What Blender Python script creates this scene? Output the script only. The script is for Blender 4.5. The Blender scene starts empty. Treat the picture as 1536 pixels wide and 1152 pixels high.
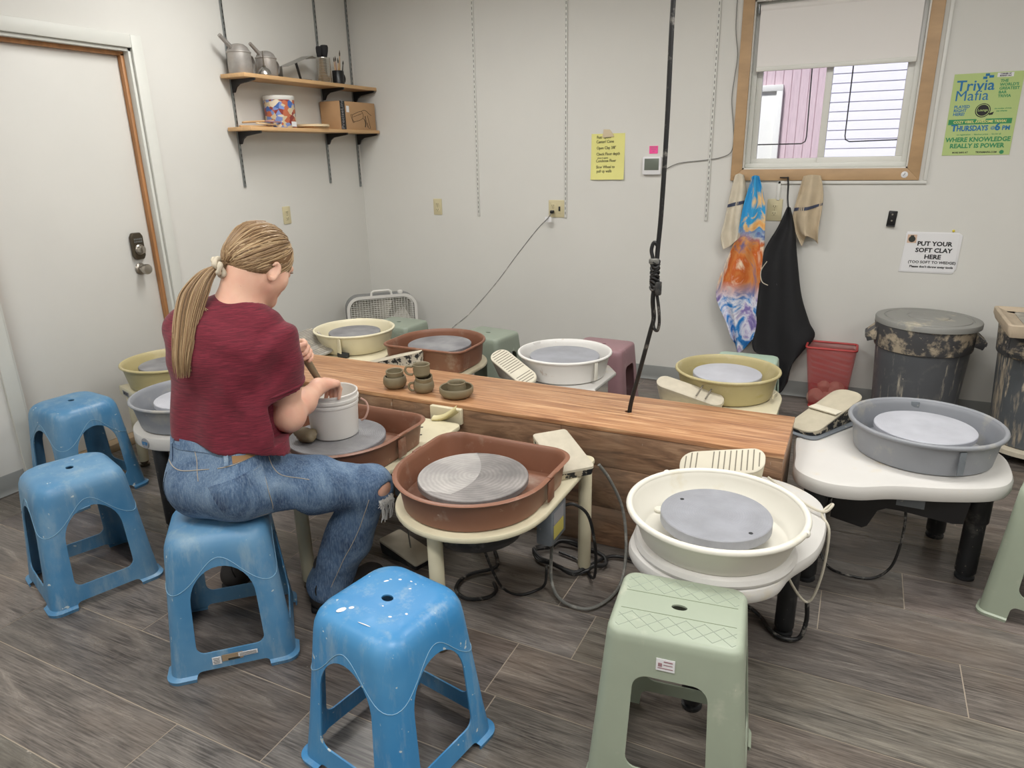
import bpy, bmesh, math, random
import numpy as np
from mathutils import Vector, Matrix, noise
PI = math.pi
sc = bpy.context.scene
COL = sc.collection
rnd = random.Random(7)

# ------------------------------------------------------------------ colour / material helpers
def lin(c):
    if isinstance(c, str):
        c = [int(c[i:i+2], 16) for i in (1, 3, 5)]
    return tuple(((v/255)/12.92 if v/255 <= .04045 else ((v/255+.055)/1.055)**2.4) for v in c) + (1.,)

class NT:
    """tiny node-tree helper"""
    def __init__(s, name):
        s.m = bpy.data.materials.new(name); s.m.use_nodes = True
        s.t = s.m.node_tree; s.n = s.t.nodes; s.l = s.t.links
        s.b = s.n['Principled BSDF']; s.out = s.n['Material Output']
    def add(s, kind, **kw):
        n = s.n.new(kind)
        for k, v in kw.items(): setattr(n, k, v)
        return n
    def link(s, a, b): s.l.new(a, b)
    def coord(s, kind='Object', scale=(1, 1, 1), rot=(0, 0, 0), loc=(0, 0, 0), rand=False):
        tc = s.add('ShaderNodeTexCoord'); mp = s.add('ShaderNodeMapping')
        mp.inputs['Scale'].default_value = scale; mp.inputs['Rotation'].default_value = rot
        mp.inputs['Location'].default_value = loc
        s.link(tc.outputs[kind], mp.inputs['Vector'])
        if rand:
            oi = s.add('ShaderNodeObjectInfo'); sc_ = s.add('ShaderNodeVectorMath', operation='SCALE')
            cx = s.add('ShaderNodeCombineXYZ')
            for k in ('X', 'Y', 'Z'): s.link(oi.outputs['Random'], cx.inputs[k])
            s.link(cx.outputs[0], sc_.inputs[0]); sc_.inputs['Scale'].default_value = 37.
            ad = s.add('ShaderNodeVectorMath', operation='ADD')
            s.link(mp.outputs[0], ad.inputs[0]); s.link(sc_.outputs[0], ad.inputs[1])
            return ad.outputs[0]
        return mp.outputs[0]
    def noise(s, vec, scale=5, detail=4, rough=.55, dist=0):
        n = s.add('ShaderNodeTexNoise')
        n.inputs['Scale'].default_value = scale; n.inputs['Detail'].default_value = detail
        n.inputs['Roughness'].default_value = rough; n.inputs['Distortion'].default_value = dist
        s.link(vec, n.inputs['Vector']); return n.outputs['Fac']
    def ramp(s, fac, stops, interp='LINEAR'):
        r = s.add('ShaderNodeValToRGB'); r.color_ramp.interpolation = interp
        e = r.color_ramp.elements
        while len(e) < len(stops): e.new(.5)
        for el, (p, c) in zip(e, stops):
            el.position = p; el.color = c if len(c) == 4 else tuple(c)+(1,)
        s.link(fac, r.inputs[0]); return r.outputs[0]
    def mix(s, fac, a, b, blend='MIX'):
        m = s.add('ShaderNodeMix', data_type='RGBA', blend_type=blend)
        for sock, v in ((m.inputs[0], fac), (m.inputs[6], a), (m.inputs[7], b)):
            if hasattr(v, 'links'): s.link(v, sock)
            else: sock.default_value = v
        return m.outputs[2]
    def math(s, op, a, b=None, clamp=False):
        m = s.add('ShaderNodeMath', operation=op, use_clamp=clamp)
        for i, v in enumerate((a, b)):
            if v is None: continue
            if hasattr(v, 'links'): s.link(v, m.inputs[i])
            else: m.inputs[i].default_value = v
        return m.outputs[0]
    def bump(s, h, strength=.3, dist=.002):
        b = s.add('ShaderNodeBump'); b.inputs['Strength'].default_value = strength
        b.inputs['Distance'].default_value = dist
        s.link(h, b.inputs['Height']); s.link(b.outputs[0], s.b.inputs['Normal'])
    def base(s, v):
        i = s.b.inputs['Base Color']
        if hasattr(v, 'links'): s.link(v, i)
        else: i.default_value = v
    def rough(s, v):
        i = s.b.inputs['Roughness']
        if hasattr(v, 'links'): s.link(v, i)
        else: i.default_value = v

def mat(name, col, rough=.5, metal=0., var=0., vscale=6., dust=None, bump=0., bscale=120., spec=None, rand=True, stretch=(1, 1, 1)):
    """plain material with gentle tone variation; dust=(colour, low, high, scale[, stretch]) adds dried-clay patches"""
    k = NT(name); v = k.coord(rand=rand)
    c = lin(col); k.b.inputs['Metallic'].default_value = metal
    if spec is not None: k.b.inputs['Specular IOR Level'].default_value = spec
    o = None
    if var:
        f = k.noise(v if stretch == (1, 1, 1) else k.coord(scale=stretch, rand=rand), vscale, 5, .6)
        lo = tuple(max(0, x*(1-var)) for x in c[:3])+(1,); hi = tuple(min(1, x*(1+var)) for x in c[:3])+(1,)
        o = k.ramp(f, [(.25, lo), (.75, hi)])
    else: o = c
    k.rough(rough)
    if dust:
        dl = dust if isinstance(dust, list) else [dust]
        for d in dl:
            dv = v if len(d) < 5 else k.coord(scale=d[4], rand=rand)
            f = k.noise(dv, d[3], 6, .65)
            m = k.ramp(f, [(d[1], (0, 0, 0)), (d[2], (1, 1, 1))])
            o = k.mix(m, o, lin(d[0]))
    k.base(o)
    if bump: k.bump(k.noise(v, bscale, 3), bump, .002)
    return k.m

# ------------------------------------------------------------------ mesh builder
def round_poly(pts, r, seg=6):
    """fillet the corners of a closed 2-D polygon; r number or list"""
    n = len(pts); out = []
    for i in range(n):
        p = Vector(pts[i]); a = Vector(pts[i-1]); b = Vector(pts[(i+1) % n])
        rr = r[i] if isinstance(r, (list, tuple)) else r
        if rr <= 0: out.append((p.x, p.y)); continue
        d1 = (a-p); d2 = (b-p); l1 = d1.length; l2 = d2.length; d1 /= l1; d2 /= l2
        ang = d1.angle(d2); t = min(rr/math.tan(ang/2), .49*l1, .49*l2)
        s_ = p+d1*t; e_ = p+d2*t
        rr = t*math.tan(ang/2)
        ctr = p+(d1+d2).normalized()*(rr/math.sin(ang/2))
        a0 = math.atan2(s_.y-ctr.y, s_.x-ctr.x); a1 = math.atan2(e_.y-ctr.y, e_.x-ctr.x)
        da = (a1-a0+PI) % (2*PI)-PI
        for k in range(seg+1):
            q = a0+da*k/seg; out.append((ctr.x+rr*math.cos(q), ctr.y+rr*math.sin(q)))
    return out

def circle(r, n=48, cx=0, cy=0, ry=None, a0=0):
    return [(cx+r*math.cos(a0+2*PI*i/n), cy+(ry or r)*math.sin(a0+2*PI*i/n)) for i in range(n)]

def spline(pts, n=8, closed=False):
    """Catmull-Rom through pts (tuples of any dimension)"""
    P = [np.array(p, float) for p in pts]; m = len(P); out = []
    rng = range(m if closed else m-1)
    for i in rng:
        if closed: p0, p1, p2, p3 = P[i-1], P[i], P[(i+1) % m], P[(i+2) % m]
        else: p0, p1, p2, p3 = P[max(i-1, 0)], P[i], P[i+1], P[min(i+2, m-1)]
        for k in range(n):
            t = k/n
            out.append(tuple(.5*((2*p1)+(-p0+p2)*t+(2*p0-5*p1+4*p2-p3)*t*t+(-p0+3*p1-3*p2+p3)*t**3)))
    if not closed: out.append(tuple(P[-1]))
    return out

def ccw(poly):
    a = sum(poly[i-1][0]*poly[i][1]-poly[i][0]*poly[i-1][1] for i in range(len(poly)))
    return poly if a > 0 else poly[::-1]

def offset_poly(poly, d):
    n = len(poly); out = []
    for i in range(n):
        a = Vector(poly[i-1]); p = Vector(poly[i]); b = Vector(poly[(i+1) % n])
        e1 = (p-a); e2 = (b-p)
        n1 = Vector((e1.y, -e1.x)); n2 = Vector((e2.y, -e2.x))
        if n1.length: n1.normalize()
        if n2.length: n2.normalize()
        m = n1+n2
        if m.length < 1e-6: m = n1
        m.normalize(); c = max(.35, m.dot(n1) if n1.length else m.dot(n2))
        q = p+m*(d/c); out.append((q.x, q.y))
    return out

class MB:
    def __init__(s): s.bm = bmesh.new(); s.mi = 0; s.M = Matrix.Identity(4)
    def at(s, loc=(0, 0, 0), rz=0, rx=0, ry=0):
        s.M = Matrix.Translation(loc) @ Matrix.Rotation(rz, 4, 'Z') @ Matrix.Rotation(ry, 4, 'Y') @ Matrix.Rotation(rx, 4, 'X'); return s
    def vs(s, pts): return [s.bm.verts.new(s.M @ Vector(p)) for p in pts]
    def f(s, vs, smooth=True):
        try:
            fc = s.bm.faces.new(vs); fc.smooth = smooth; fc.material_index = s.mi; return fc
        except ValueError: return None
    def rings(s, rings, closed=True, cap0=True, cap1=True):
        R = [s.vs(r) for r in rings]; n = len(R[0])
        for a, b in zip(R, R[1:]):
            for i in range(n if closed else n-1):
                j = (i+1) % n; s.f([a[i], a[j], b[j], b[i]])
        if cap0: s.f(R[0][::-1])
        if cap1: s.f(R[-1])
        return s
    def loft(s, poly, prof, cap0=True, cap1=True):
        """prof: list of (offset, z) - rings of the offset outline"""
        poly = ccw(poly)
        return s.rings([[(x, y, z) for x, y in offset_poly(poly, d)] for d, z in prof], True, cap0, cap1)
    def slab(s, poly, z0, z1, b=.004):
        return s.loft(poly, [(-b, z0), (-b*.3, z0+b*.3), (0, z0+b), (0, z1-b), (-b*.3, z1-b*.3), (-b, z1)])
    def prism(s, poly, z0, z1):
        return s.loft(poly, [(0, z0), (0, z1)])
    def lathe(s, prof, n=40, c=(0, 0, 0), cap0=True, cap1=True):
        """prof (r,z)"""
        return s.rings([[(c[0]+r*math.cos(2*PI*i/n), c[1]+r*math.sin(2*PI*i/n), c[2]+z) for i in range(n)] for r, z in prof], True, cap0, cap1)
    def box(s, c, size, b=.002, seg=2):
        x, y, z = c; sx, sy, sz = [v/2 for v in size]
        b = min(b, sx*.9, sy*.9, sz*.9)
        if b <= 0:
            return s.rings([[(x-sx, y-sy, q), (x+sx, y-sy, q), (x+sx, y+sy, q), (x-sx, y+sy, q)] for q in (z-sz, z+sz)])
        pl = round_poly([(x-sx, y-sy), (x+sx, y-sy), (x+sx, y+sy), (x-sx, y+sy)], b, seg)
        pr = []
        for k in range(seg+1):
            a = PI/2*k/seg; pr.append((-b+b*math.sin(a), z-sz+b-b*math.cos(a)))
        pr += [(o, 2*z-q) for o, q in pr[::-1]]
        return s.loft(pl, pr)
    def tube(s, pts, r, n=8, closed=False, cap=True):
        P = [Vector(p) for p in pts]; m = len(P); rings = []
        up = Vector((0, 0, 1)); prev = None
        for i, p in enumerate(P):
            if closed: t = P[(i+1) % m]-P[i-1]
            else: t = P[min(i+1, m-1)]-P[max(i-1, 0)]
            t = t.normalized() if t.length > 1e-9 else Vector((0, 0, 1))
            if prev is None:
                a = t.cross(up)
                if a.length < .05: a = t.cross(Vector((1, 0, 0)))
            else:
                a = prev-t*prev.dot(t)
                if a.length < 1e-6: a = t.cross(up)
            a.normalize(); b = t.cross(a); prev = a
            rr = r[i] if isinstance(r, (list, tuple)) else r
            rings.append([p+(a*math.cos(2*PI*k/n)+b*math.sin(2*PI*k/n))*rr for k in range(n)])
        if closed: rings.append(rings[0])
        if closed:
            R = [s.vs(q) for q in rings[:-1]]; R.append(R[0])
            # align last ring twist by nearest vertex
            for a, b in zip(R[:-2], R[1:-1]):
                for i in range(n): s.f([a[i], b[i], b[(i+1) % n], a[(i+1) % n]])
            a, b = R[-2], R[0]; k0 = min(range(n), key=lambda k: (a[0].co-b[k].co).length)
            for i in range(n): s.f([a[i], b[(i+k0) % n], b[(i+1+k0) % n], a[(i+1) % n]])
            return s
        return s.rings([list(q)[::-1] for q in rings], True, cap, cap)
    def cyl(s, a, b, r, n=20, r2=None, bev=0):
        a = Vector(a); b = Vector(b); r2 = r if r2 is None else r2
        if bev:
            d = (b-a).normalized()
            return s.tube([a, a+d*bev*.3, a+d*bev, b-d*bev, b-d*bev*.3, b], [r-bev, r-bev*.3, r, r2, r2-bev*.3, r2-bev], n)
        return s.tube([a, b], [r, r2], n)
    def ell(s, c, rad, u=16, v=10, rot=None):
        rings = []
        for j in range(1, v):
            t = PI*j/v-PI/2
            rings.append([Vector((rad[0]*math.cos(t)*math.cos(2*PI*i/u), rad[1]*math.cos(t)*math.sin(2*PI*i/u), rad[2]*math.sin(t))) for i in range(u)])
        if rot: rings = [[rot @ p for p in r] for r in rings]
        c = Vector(c)
        return s.rings([[p+c for p in r] for r in rings])
    def grid(s, fn, nu, nv, closed_u=False):
        V = [[s.bm.verts.new(s.M @ Vector(fn(i/nu, j/nv))) for i in range(nu+(0 if closed_u else 1))] for j in range(nv+1)]
        w = len(V[0])
        for j in range(nv):
            for i in range(w if closed_u else w-1):
                k = (i+1) % w; s.f([V[j][i], V[j][k], V[j+1][k], V[j+1][i]])
        return s
    def text(s, txt, size, pos, M=None, bold=0., align='CENTER', sx=1., depth=.0006):
        cu = bpy.data.curves.new('lettering', 'FONT'); cu.body = txt; cu.size = size; cu.align_x = align
        cu.offset = bold; cu.extrude = depth; cu.resolution_u = 2
        o = bpy.data.objects.new('lettering', cu); COL.objects.link(o)
        dg = bpy.context.evaluated_depsgraph_get(); me = bpy.data.meshes.new_from_object(o.evaluated_get(dg))
        n0 = len(s.bm.verts); f0 = len(s.bm.faces); s.bm.from_mesh(me); s.bm.verts.ensure_lookup_table(); s.bm.faces.ensure_lookup_table()
        T = s.M @ (M or Matrix.Identity(4)) @ Matrix.Translation(pos) @ Matrix.Diagonal((sx, 1, 1, 1))
        for v in s.bm.verts[n0:]: v.co = T @ v.co
        for f in s.bm.faces[f0:]: f.material_index = s.mi
        bpy.data.objects.remove(o); bpy.data.curves.remove(cu); bpy.data.meshes.remove(me); return s
    def build(s, name, m, parent=None, world=False, sharp=38, fix=True):
        me = bpy.data.meshes.new(name)
        if world and parent is not None:
            s.bm.transform(Matrix.LocRotScale(parent.location, parent.rotation_euler, None).inverted())
        if fix: bmesh.ops.recalc_face_normals(s.bm, faces=s.bm.faces)
        s.bm.to_mesh(me); s.bm.free()
        for q in (m if isinstance(m, (list, tuple)) else [m]): me.materials.append(q)
        for p in me.polygons: p.use_smooth = True
        me.set_sharp_from_angle(angle=math.radians(sharp))
        o = bpy.data.objects.new(name, me); COL.objects.link(o)
        if parent is not None: o.parent = parent
        return o

def thing(name, label, cat, loc=(0, 0, 0), rz=0., group=None):
    o = bpy.data.objects.new(name, None); COL.objects.link(o); o.empty_display_size = .05
    o.location = loc; o.rotation_euler = (0, 0, rz); return tag(o, label, cat, group)
def tag(o, label, cat, group=None):
    o['label'] = label; o['category'] = cat
    if group: o['group'] = group
    return o
def struct(o): o['kind'] = 'structure'; return o
def boolean(o, cutters, op='DIFFERENCE'):
    for c in cutters:
        md = o.modifiers.new('b', 'BOOLEAN'); md.object = c; md.operation = op; md.solver = 'EXACT'
    dg = bpy.context.evaluated_depsgraph_get(); me = bpy.data.meshes.new_from_object(o.evaluated_get(dg))
    old = o.data; o.modifiers.clear(); o.data = me; me.name = o.name; bpy.data.meshes.remove(old)
    for c in cutters: bpy.data.objects.remove(c)
    for p in me.polygons: p.use_smooth = True
    me.set_sharp_from_angle(angle=math.radians(40)); return o
def copy_tree(o, parent=None):
    c = o.copy(); COL.objects.link(c)
    if parent is not None: c.parent = parent
    for ch in o.children: copy_tree(ch, c)
    return c
# ------------------------------------------------------------------ materials
CLAY = '#b8ab98'
m_wall = mat('wall paint', (212, 211, 206), .62, var=.035, vscale=1.3, bump=.10, bscale=22)
m_ceil = mat('ceiling paint', (225, 224, 220), .8)
m_door = mat('door paint', (214, 213, 208), .5, var=.03, vscale=2)
m_trimw = mat('painted trim', (210, 211, 205), .5, var=.03, vscale=5)
m_cove = mat('grey cove base', (138, 140, 138), .55, var=.06)
m_jamb = mat('bare wood stop', (172, 122, 78), .5, var=.25, vscale=9, stretch=(4, 4, .4))
m_thresh = mat('oak threshold', (158, 138, 112), .5, var=.12)
m_steel = mat('zinc steel', (150, 154, 154), .38, .85, var=.1)
m_slot = mat('slot shadow steel', (38, 40, 42), .6)
m_whitemetal = mat('white enamel metal', (215, 215, 210), .45)
m_blackmetal = mat('black enamel metal', (22, 22, 25), .45)
m_pine = mat('pine board', (202, 164, 118), .5, var=.16, vscale=7, stretch=(6, .6, 6))
m_galv = mat('galvanized sheet', (168, 164, 160), .45, .55, var=.22, vscale=14, dust=('#a89f96', .5, .68, 9))
m_alu = mat('brushed aluminium', (176, 174, 170), .3, .9)
m_tin = mat('ridged tin', (200, 198, 192), .22, 1.)
m_blackplastic = mat('black plastic', (20, 20, 22), .38)
m_blackdusty = mat('dusty black plastic', (34, 35, 37), .5, dust=[('#6f6d68', .56, .72, 9), ('#a79f90', .68, .74, 30)])
m_card = mat('corrugated card', (178, 142, 104), .75, var=.06, vscale=12)
m_cardink = mat('printed ink', (52, 40, 30), .7)
m_paperw = mat('white paper', (226, 226, 228), .7)
m_papery = mat('yellow legal paper', (226, 222, 140), .7, var=.03)
m_pink = mat('pink sticky note', (244, 84, 158), .7)
m_ink = mat('black ink', (24, 24, 26), .6)
m_inkpen = mat('felt pen ink', (52, 54, 48), .7)
m_masking = mat('masking tape', (206, 190, 160), .7)
m_almond = mat('almond outlet plastic', (204, 194, 158), .4)
m_oakcas = mat('window casing wood', (178, 146, 108), .5, var=.16, vscale=5, stretch=(1, 8, 3))
m_vinyl = mat('white vinyl', (220, 220, 214), .4, var=.03)
def blind_mat():
    k = NT('roller blind cloth'); k.base(lin((240, 237, 234))); k.rough(.85)
    t = k.add('ShaderNodeBsdfTranslucent'); t.inputs[0].default_value = lin((222, 219, 218)); mx = k.add('ShaderNodeMixShader'); mx.inputs[0].default_value = .10
    k.link(k.b.outputs[0], mx.inputs[1]); k.link(t.outputs[0], mx.inputs[2]); k.link(mx.outputs[0], k.out.inputs[0]); return k.m
m_blind = blind_mat()
m_wheelhead = None
m_cream = mat('cream enamel table', (214, 206, 178), .45, var=.05, dust=('#c9bfa2', .55, .75, 7))
m_whitetab = mat('white moulded table', (206, 204, 200), .42, var=.03, dust=('#cdbf9f', .58, .8, 6))
m_panbrown = mat('brown splash pan', (132, 90, 70), .42, var=.10, vscale=5, dust=[('#a08878', .57, .72, 7), ('#cbb6a4', .68, .74, 26)])
m_panwhite = mat('white splash pan', (226, 223, 212), .4, var=.03, dust=('#cfc3a2', .6, .82, 5))
m_pancool = mat('bright white splash pan', (226, 224, 220), .4, var=.03, dust=('#b8a694', .64, .72, 12))
m_pangrey = mat('grey splash pan', (138, 141, 147), .42, var=.08, dust=[('#a9a59c', .56, .74, 6), ('#c9bda8', .69, .74, 22)])
m_panolive = mat('olive splash pan', (180, 168, 124), .42, var=.06, dust=[('#c8bd9c', .52, .75, 4), ('#a3923f', .6, .78, 3, (1, 1, 7))])
m_pancream = mat('cream splash pan', (226, 218, 190), .4, var=.03, dust=('#d3c59a', .6, .8, 6))
m_legblack = mat('black leg dusty', (30, 31, 33), .5, dust=[('#67655f', .55, .75, 8), ('#b3a996', .67, .72, 38)])
m_brass = mat('dull brass foot', (96, 88, 74), .4, .6, var=.3, vscale=30)
m_ctrl = mat('grey control box', (112, 118, 124), .5, var=.14, vscale=16, dust=('#b5b0a4', .6, .7, 34))
m_labelgrey = mat('grey printed label', (146, 146, 150), .5)
m_labelyel = mat('yellow caution label', (190, 178, 96), .5)
m_cable = mat('black rubber cable', (24, 24, 25), .5, dust=('#8f8b84', .56, .7, 18))
m_cablegrey = mat('dusty grey cable', (112, 112, 108), .6, var=.2, dust=('#a7a49c', .5, .7, 20))
m_cablewhite = mat('pale cable', (196, 190, 174), .5)
m_wire = mat('thin grey wire', (120, 120, 116), .5)
m_stone = mat('clay dusted pedal', (190, 182, 164), .8, var=.08, vscale=30, bump=.3, bscale=180)
m_stonedark = mat('clay spattered pedal side', (34, 35, 38), .6, dust=('#c2b8a2', .5, .54, 26))
m_pedalspeck = mat('black speckled pedal side', (206, 200, 186), .7, dust=('#26272b', .5, .53, 34))
m_ribgrey = mat('grey ribbed rubber', (150, 146, 138), .7, var=.12, dust=('#c0b9aa', .5, .7, 14))
m_ribcream = mat('cream ribbed plastic', (206, 200, 182), .6, var=.06)
m_groove = mat('grey brown groove', (120, 114, 102), .8)  # pedal grooves and notches are strips in a tone darker than the tread
m_bluestool = None
m_gstool = mat('sage green plastic', (158, 168, 150), .42, var=.05, vscale=5, dust=[('#c3c6b4', .6, .8, 7), ('#d0cbbb', .71, .74, 30)])
m_gstool2 = mat('pale sage plastic', (144, 154, 140), .45, var=.05, dust=('#c3c8ba', .58, .8, 7))
m_mintstool = mat('pale mint plastic', (176, 200, 182), .45, var=.04)
m_mauve = mat('mauve plastic', (152, 118, 124), .45, var=.06, dust=('#c6aeb0', .6, .8, 6))
m_can = mat('grey bin plastic', (84, 86, 90), .5, var=.1, dust=[('#b9b2a2', .58, .68, 6, (5, 5, .45)), ('#d2c8b4', .69, .72, 18), ('#8e8a82', .52, .8, 5)])
m_canrim = mat('clay crusted bin rim', (76, 76, 78), .6, var=.1, dust=[('#b8aa94', .50, .60, 11), ('#cfc2ab', .64, .68, 24)])
m_can2 = mat('clay streaked bin plastic', (84, 88, 92), .6, var=.1, dust=[('#a79b88', .50, .62, 6, (5, 5, .6)), ('#c6b8a0', .6, .68, 9, (3, 3, .5))])
m_lid = mat('grey bin lid', (142, 142, 138), .5, var=.06, dust=('#c3baa6', .54, .66, 5))
m_tray = mat('clay dusted tray', (190, 174, 152), .85, var=.12, vscale=14, bump=.3, bscale=90)
m_claylump = mat('grey brown clay', (128, 116, 92), .6, var=.12, vscale=20, bump=.3, bscale=60)
m_pot = mat('leather hard clay', (128, 118, 94), .55, var=.07, vscale=20, bump=.15, bscale=90)
m_pinkclay = mat('dry pink clay', (188, 152, 138), .85, var=.1, bump=.4, bscale=60)
m_bucket = mat('white bucket plastic', (218, 216, 212), .4, var=.02, dust=('#c6bca8', .62, .85, 6))
m_slip = mat('clay slip', (176, 164, 144), .35, var=.06)
m_terry = mat('beige terry cloth', (206, 197, 178), .95, var=.14, vscale=12, bump=.5, bscale=320)
m_terrytan = mat('tan terry cloth', (190, 174, 148), .95, var=.14, vscale=12, bump=.5, bscale=320)
m_blueband = mat('blue woven band', (66, 72, 92), .95)
m_apron = mat('black apron cloth', (25, 25, 28), .8, var=.12, dust=('#77757a', .72, .76, 16), bump=.15, bscale=300)
m_fangrey = mat('grey fan housing', (128, 130, 130), .5)
m_fanwhite = mat('white fan plastic', (214, 212, 206), .5)
m_fanblade = mat('pale fan blade', (190, 186, 174), .5)
m_lock = mat('aged bronze lock', (92, 84, 72), .38, .8, var=.15)
m_nickel = mat('satin nickel', (178, 172, 162), .28, .95)
m_screen = mat('lcd screen', (108, 116, 106), .3)
m_red = mat('red plastic', (180, 62, 60), .5)
m_wood = mat('plain handle wood', (196, 160, 116), .55, var=.15, vscale=14)
m_woodpale = mat('pale turned wood', (222, 200, 164), .55, var=.08)
m_green = mat('poster light green', (178, 198, 130), .7, var=.02)
m_pblue = mat('poster blue ink', (40, 112, 162), .7)
m_pgreen = mat('poster green ink', (58, 140, 92), .7)
m_pgreend = mat('poster dark green ink', (66, 112, 78), .7)

def disc_mat(name, col, ring=.12, dustc='#b9b9bc', rscale=46):
    k = NT(name); tc = k.add('ShaderNodeTexCoord')
    w = k.add('ShaderNodeTexWave', wave_type='RINGS', rings_direction='Z')
    w.inputs['Scale'].default_value = rscale; w.inputs['Distortion'].default_value = 3.; w.inputs['Detail'].default_value = 3; w.inputs['Detail Scale'].default_value = 2.
    k.link(tc.outputs['Object'], w.inputs['Vector'])
    v = k.coord(rand=True); f = k.noise(v, 8, 5)
    c = lin(col)
    o = k.mix(k.ramp(f, [(.38, (0, 0, 0)), (.68, (1, 1, 1))]), c, lin(dustc))
    dk = tuple(x*(1-ring*2.2) for x in c[:3])+(1,)
    o = k.mix(k.math('MULTIPLY', w.outputs['Fac'], ring*3, True), o, dk)
    k.base(o); k.rough(.5); k.bump(w.outputs['Fac'], .25, .001); return k.m
m_headgrey = disc_mat('grey wheel head', (118, 118, 122), .14, '#9c9c9e')
m_headdust = disc_mat('slip streaked wheel head', (112, 109, 108), .13, '#9a9592', 22)
m_slipfilm = disc_mat('dried slip film', (150, 147, 145), .12, '#b8b4b0', 22)
m_headlight = disc_mat('pale grey bat', (172, 174, 182), .05, '#bcbec6')
m_headmid = disc_mat('grey bat', (142, 144, 150), .06, '#9ea0a8')

def stool_mat(name, col, lightc):
    k = NT(name); v = k.coord(rand=True); c = lin(col)
    f = k.noise(v, 4, 4); o = k.mix(k.ramp(f, [(.4, (0, 0, 0)), (.8, (.55, .55, .55))]), c, lin(lightc))
    s = k.noise(k.coord(scale=(1, 1, .5), rand=True), 9, 8, .7)
    o = k.mix(k.ramp(s, [(.56, (0, 0, 0)), (.78, (.45, .45, .45))]), o, lin('#9fb0b6'))
    s2 = k.noise(k.coord(scale=(3, 3, .6), rand=True), 6, 7, .72); o = k.mix(k.ramp(s2, [(.52, (0, 0, 0)), (.72, (.5, .5, .5))]), o, lin('#a3b4ba'))
    sp = k.noise(v, 42, 2, .5); o = k.mix(k.ramp(sp, [(.715, (0, 0, 0)), (.735, (.8, .8, .8))]), o, lin('#c9d2d0'))
    k.base(o); k.rough(k.ramp(s, [(.4, (.34, .34, .34)), (.7, (.6, .6, .6))])); return k.m
m_bluestool = stool_mat('blue stool plastic', (56, 130, 184), '#68a2c8')
m_bluedusty = stool_mat('dusty blue stool plastic', (70, 126, 168), '#8cb0c8')

def wood_mat(name, cols, scale=(1.2, 9, 9), rough=.4, dist=1.2, nsc=3.2, greys=None, seams=None):
    k = NT(name); v = k.coord(scale=scale)
    f = k.noise(v, nsc, 7, .62, dist); g = k.noise(k.coord(scale=(scale[0]*1.5, scale[1]*9, scale[2]*9)), 4, 4)
    o = k.ramp(f, [(.34, lin(cols[0])), (.5, lin(cols[1])), (.64, lin(cols[2]))])
    o = k.mix(k.math('MULTIPLY', k.ramp(g, [(.45, (0, 0, 0)), (.75, (1, 1, 1))]), .35), o, lin(cols[0]))
    if greys:
        h = k.noise(k.coord(scale=(1, 1, 1)), greys[1], 5); o = k.mix(k.ramp(h, [(greys[2], (0, 0, 0)), (greys[3], (.8, .8, .8))]), o, lin(greys[0]))
        h = k.noise(k.coord(scale=(2, 2, .6)), 24, 3); o = k.mix(k.ramp(h, [(.70, (0, 0, 0)), (.74, (.8, .8, .8))]), o, lin('#b3a292'))
    k.base(o); k.rough(rough); k.bump(f, .12, .002); return k.m
m_benchtop = wood_mat('varnished fir top', ['#8f6448', '#b4845e', '#d0a67e'], (.7, 13, 13), .36, 1.9, 2.6)
m_benchside = wood_mat('dusty stained fir side', ['#67503f', '#8a6a52', '#a58468'], (1.3, 9, 9), .5, 2.4, 2.2, ('#887868', 3.0, .48, .74))

def floor_mat():
    k = NT('vinyl plank floor'); uv = k.add('ShaderNodeUVMap'); uv.uv_map = 'UVMap'
    def mp(sc_): 
        m = k.add('ShaderNodeMapping'); m.inputs['Scale'].default_value = sc_; k.link(uv.outputs[0], m.inputs[0]); return m.outputs[0]
    f1 = k.noise(mp((1.0, 6, 1)), 2.0, 8, .68, 1.8); f2 = k.noise(mp((3, 70, 1)), 3, 4, .6, .3); f3 = k.noise(mp((.8, 1.2, 1)), 2.2, 3)
    o = k.ramp(f1, [(.26, lin('#2a2725')), (.44, lin('#4c4744')), (.58, lin('#68625d')), (.76, lin('#8f8880'))])
    o = k.mix(k.ramp(f2, [(.38, (0, 0, 0)), (.72, (.5, .5, .5))]), o, lin('#a09992'))
    o = k.mix(k.ramp(f3, [(.5, (0, 0, 0)), (.75, (.45, .45, .45))]), o, lin('#7a6a5c'))
    va = k.add('ShaderNodeVertexColor'); va.layer_name = 'tone'
    o = k.mix(1., o, va.outputs['Color'], 'MULTIPLY')
    sp = k.noise(k.coord(), 14, 3, .5); o = k.mix(k.ramp(sp, [(.76, (0, 0, 0)), (.78, (.7, .7, .7))]), o, lin('#b5aca0'))
    k.base(o); k.rough(k.ramp(f1, [(.3, (.36, .36, .36)), (.7, (.24, .24, .24))])); k.bump(f2, .12, .001)
    return k.m
m_floor = floor_mat()
m_grout = mat('pale plank seam', (168, 156, 140), .7)

def glass_mat():
    k = NT('window glass'); gl = k.add('ShaderNodeBsdfGlossy'); gl.inputs['Roughness'].default_value = .02
    tr = k.add('ShaderNodeBsdfTransparent'); tr.inputs[0].default_value = (.95, .95, .96, 1)
    mx = k.add('ShaderNodeMixShader'); fr = k.add('ShaderNodeFresnel'); fr.inputs[0].default_value = 1.45
    k.link(fr.outputs[0], mx.inputs[0]); k.link(tr.outputs[0], mx.inputs[1]); k.link(gl.outputs[0], mx.inputs[2])
    k.link(mx.outputs[0], k.out.inputs[0]); return k.m
m_glass = glass_mat()

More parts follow.
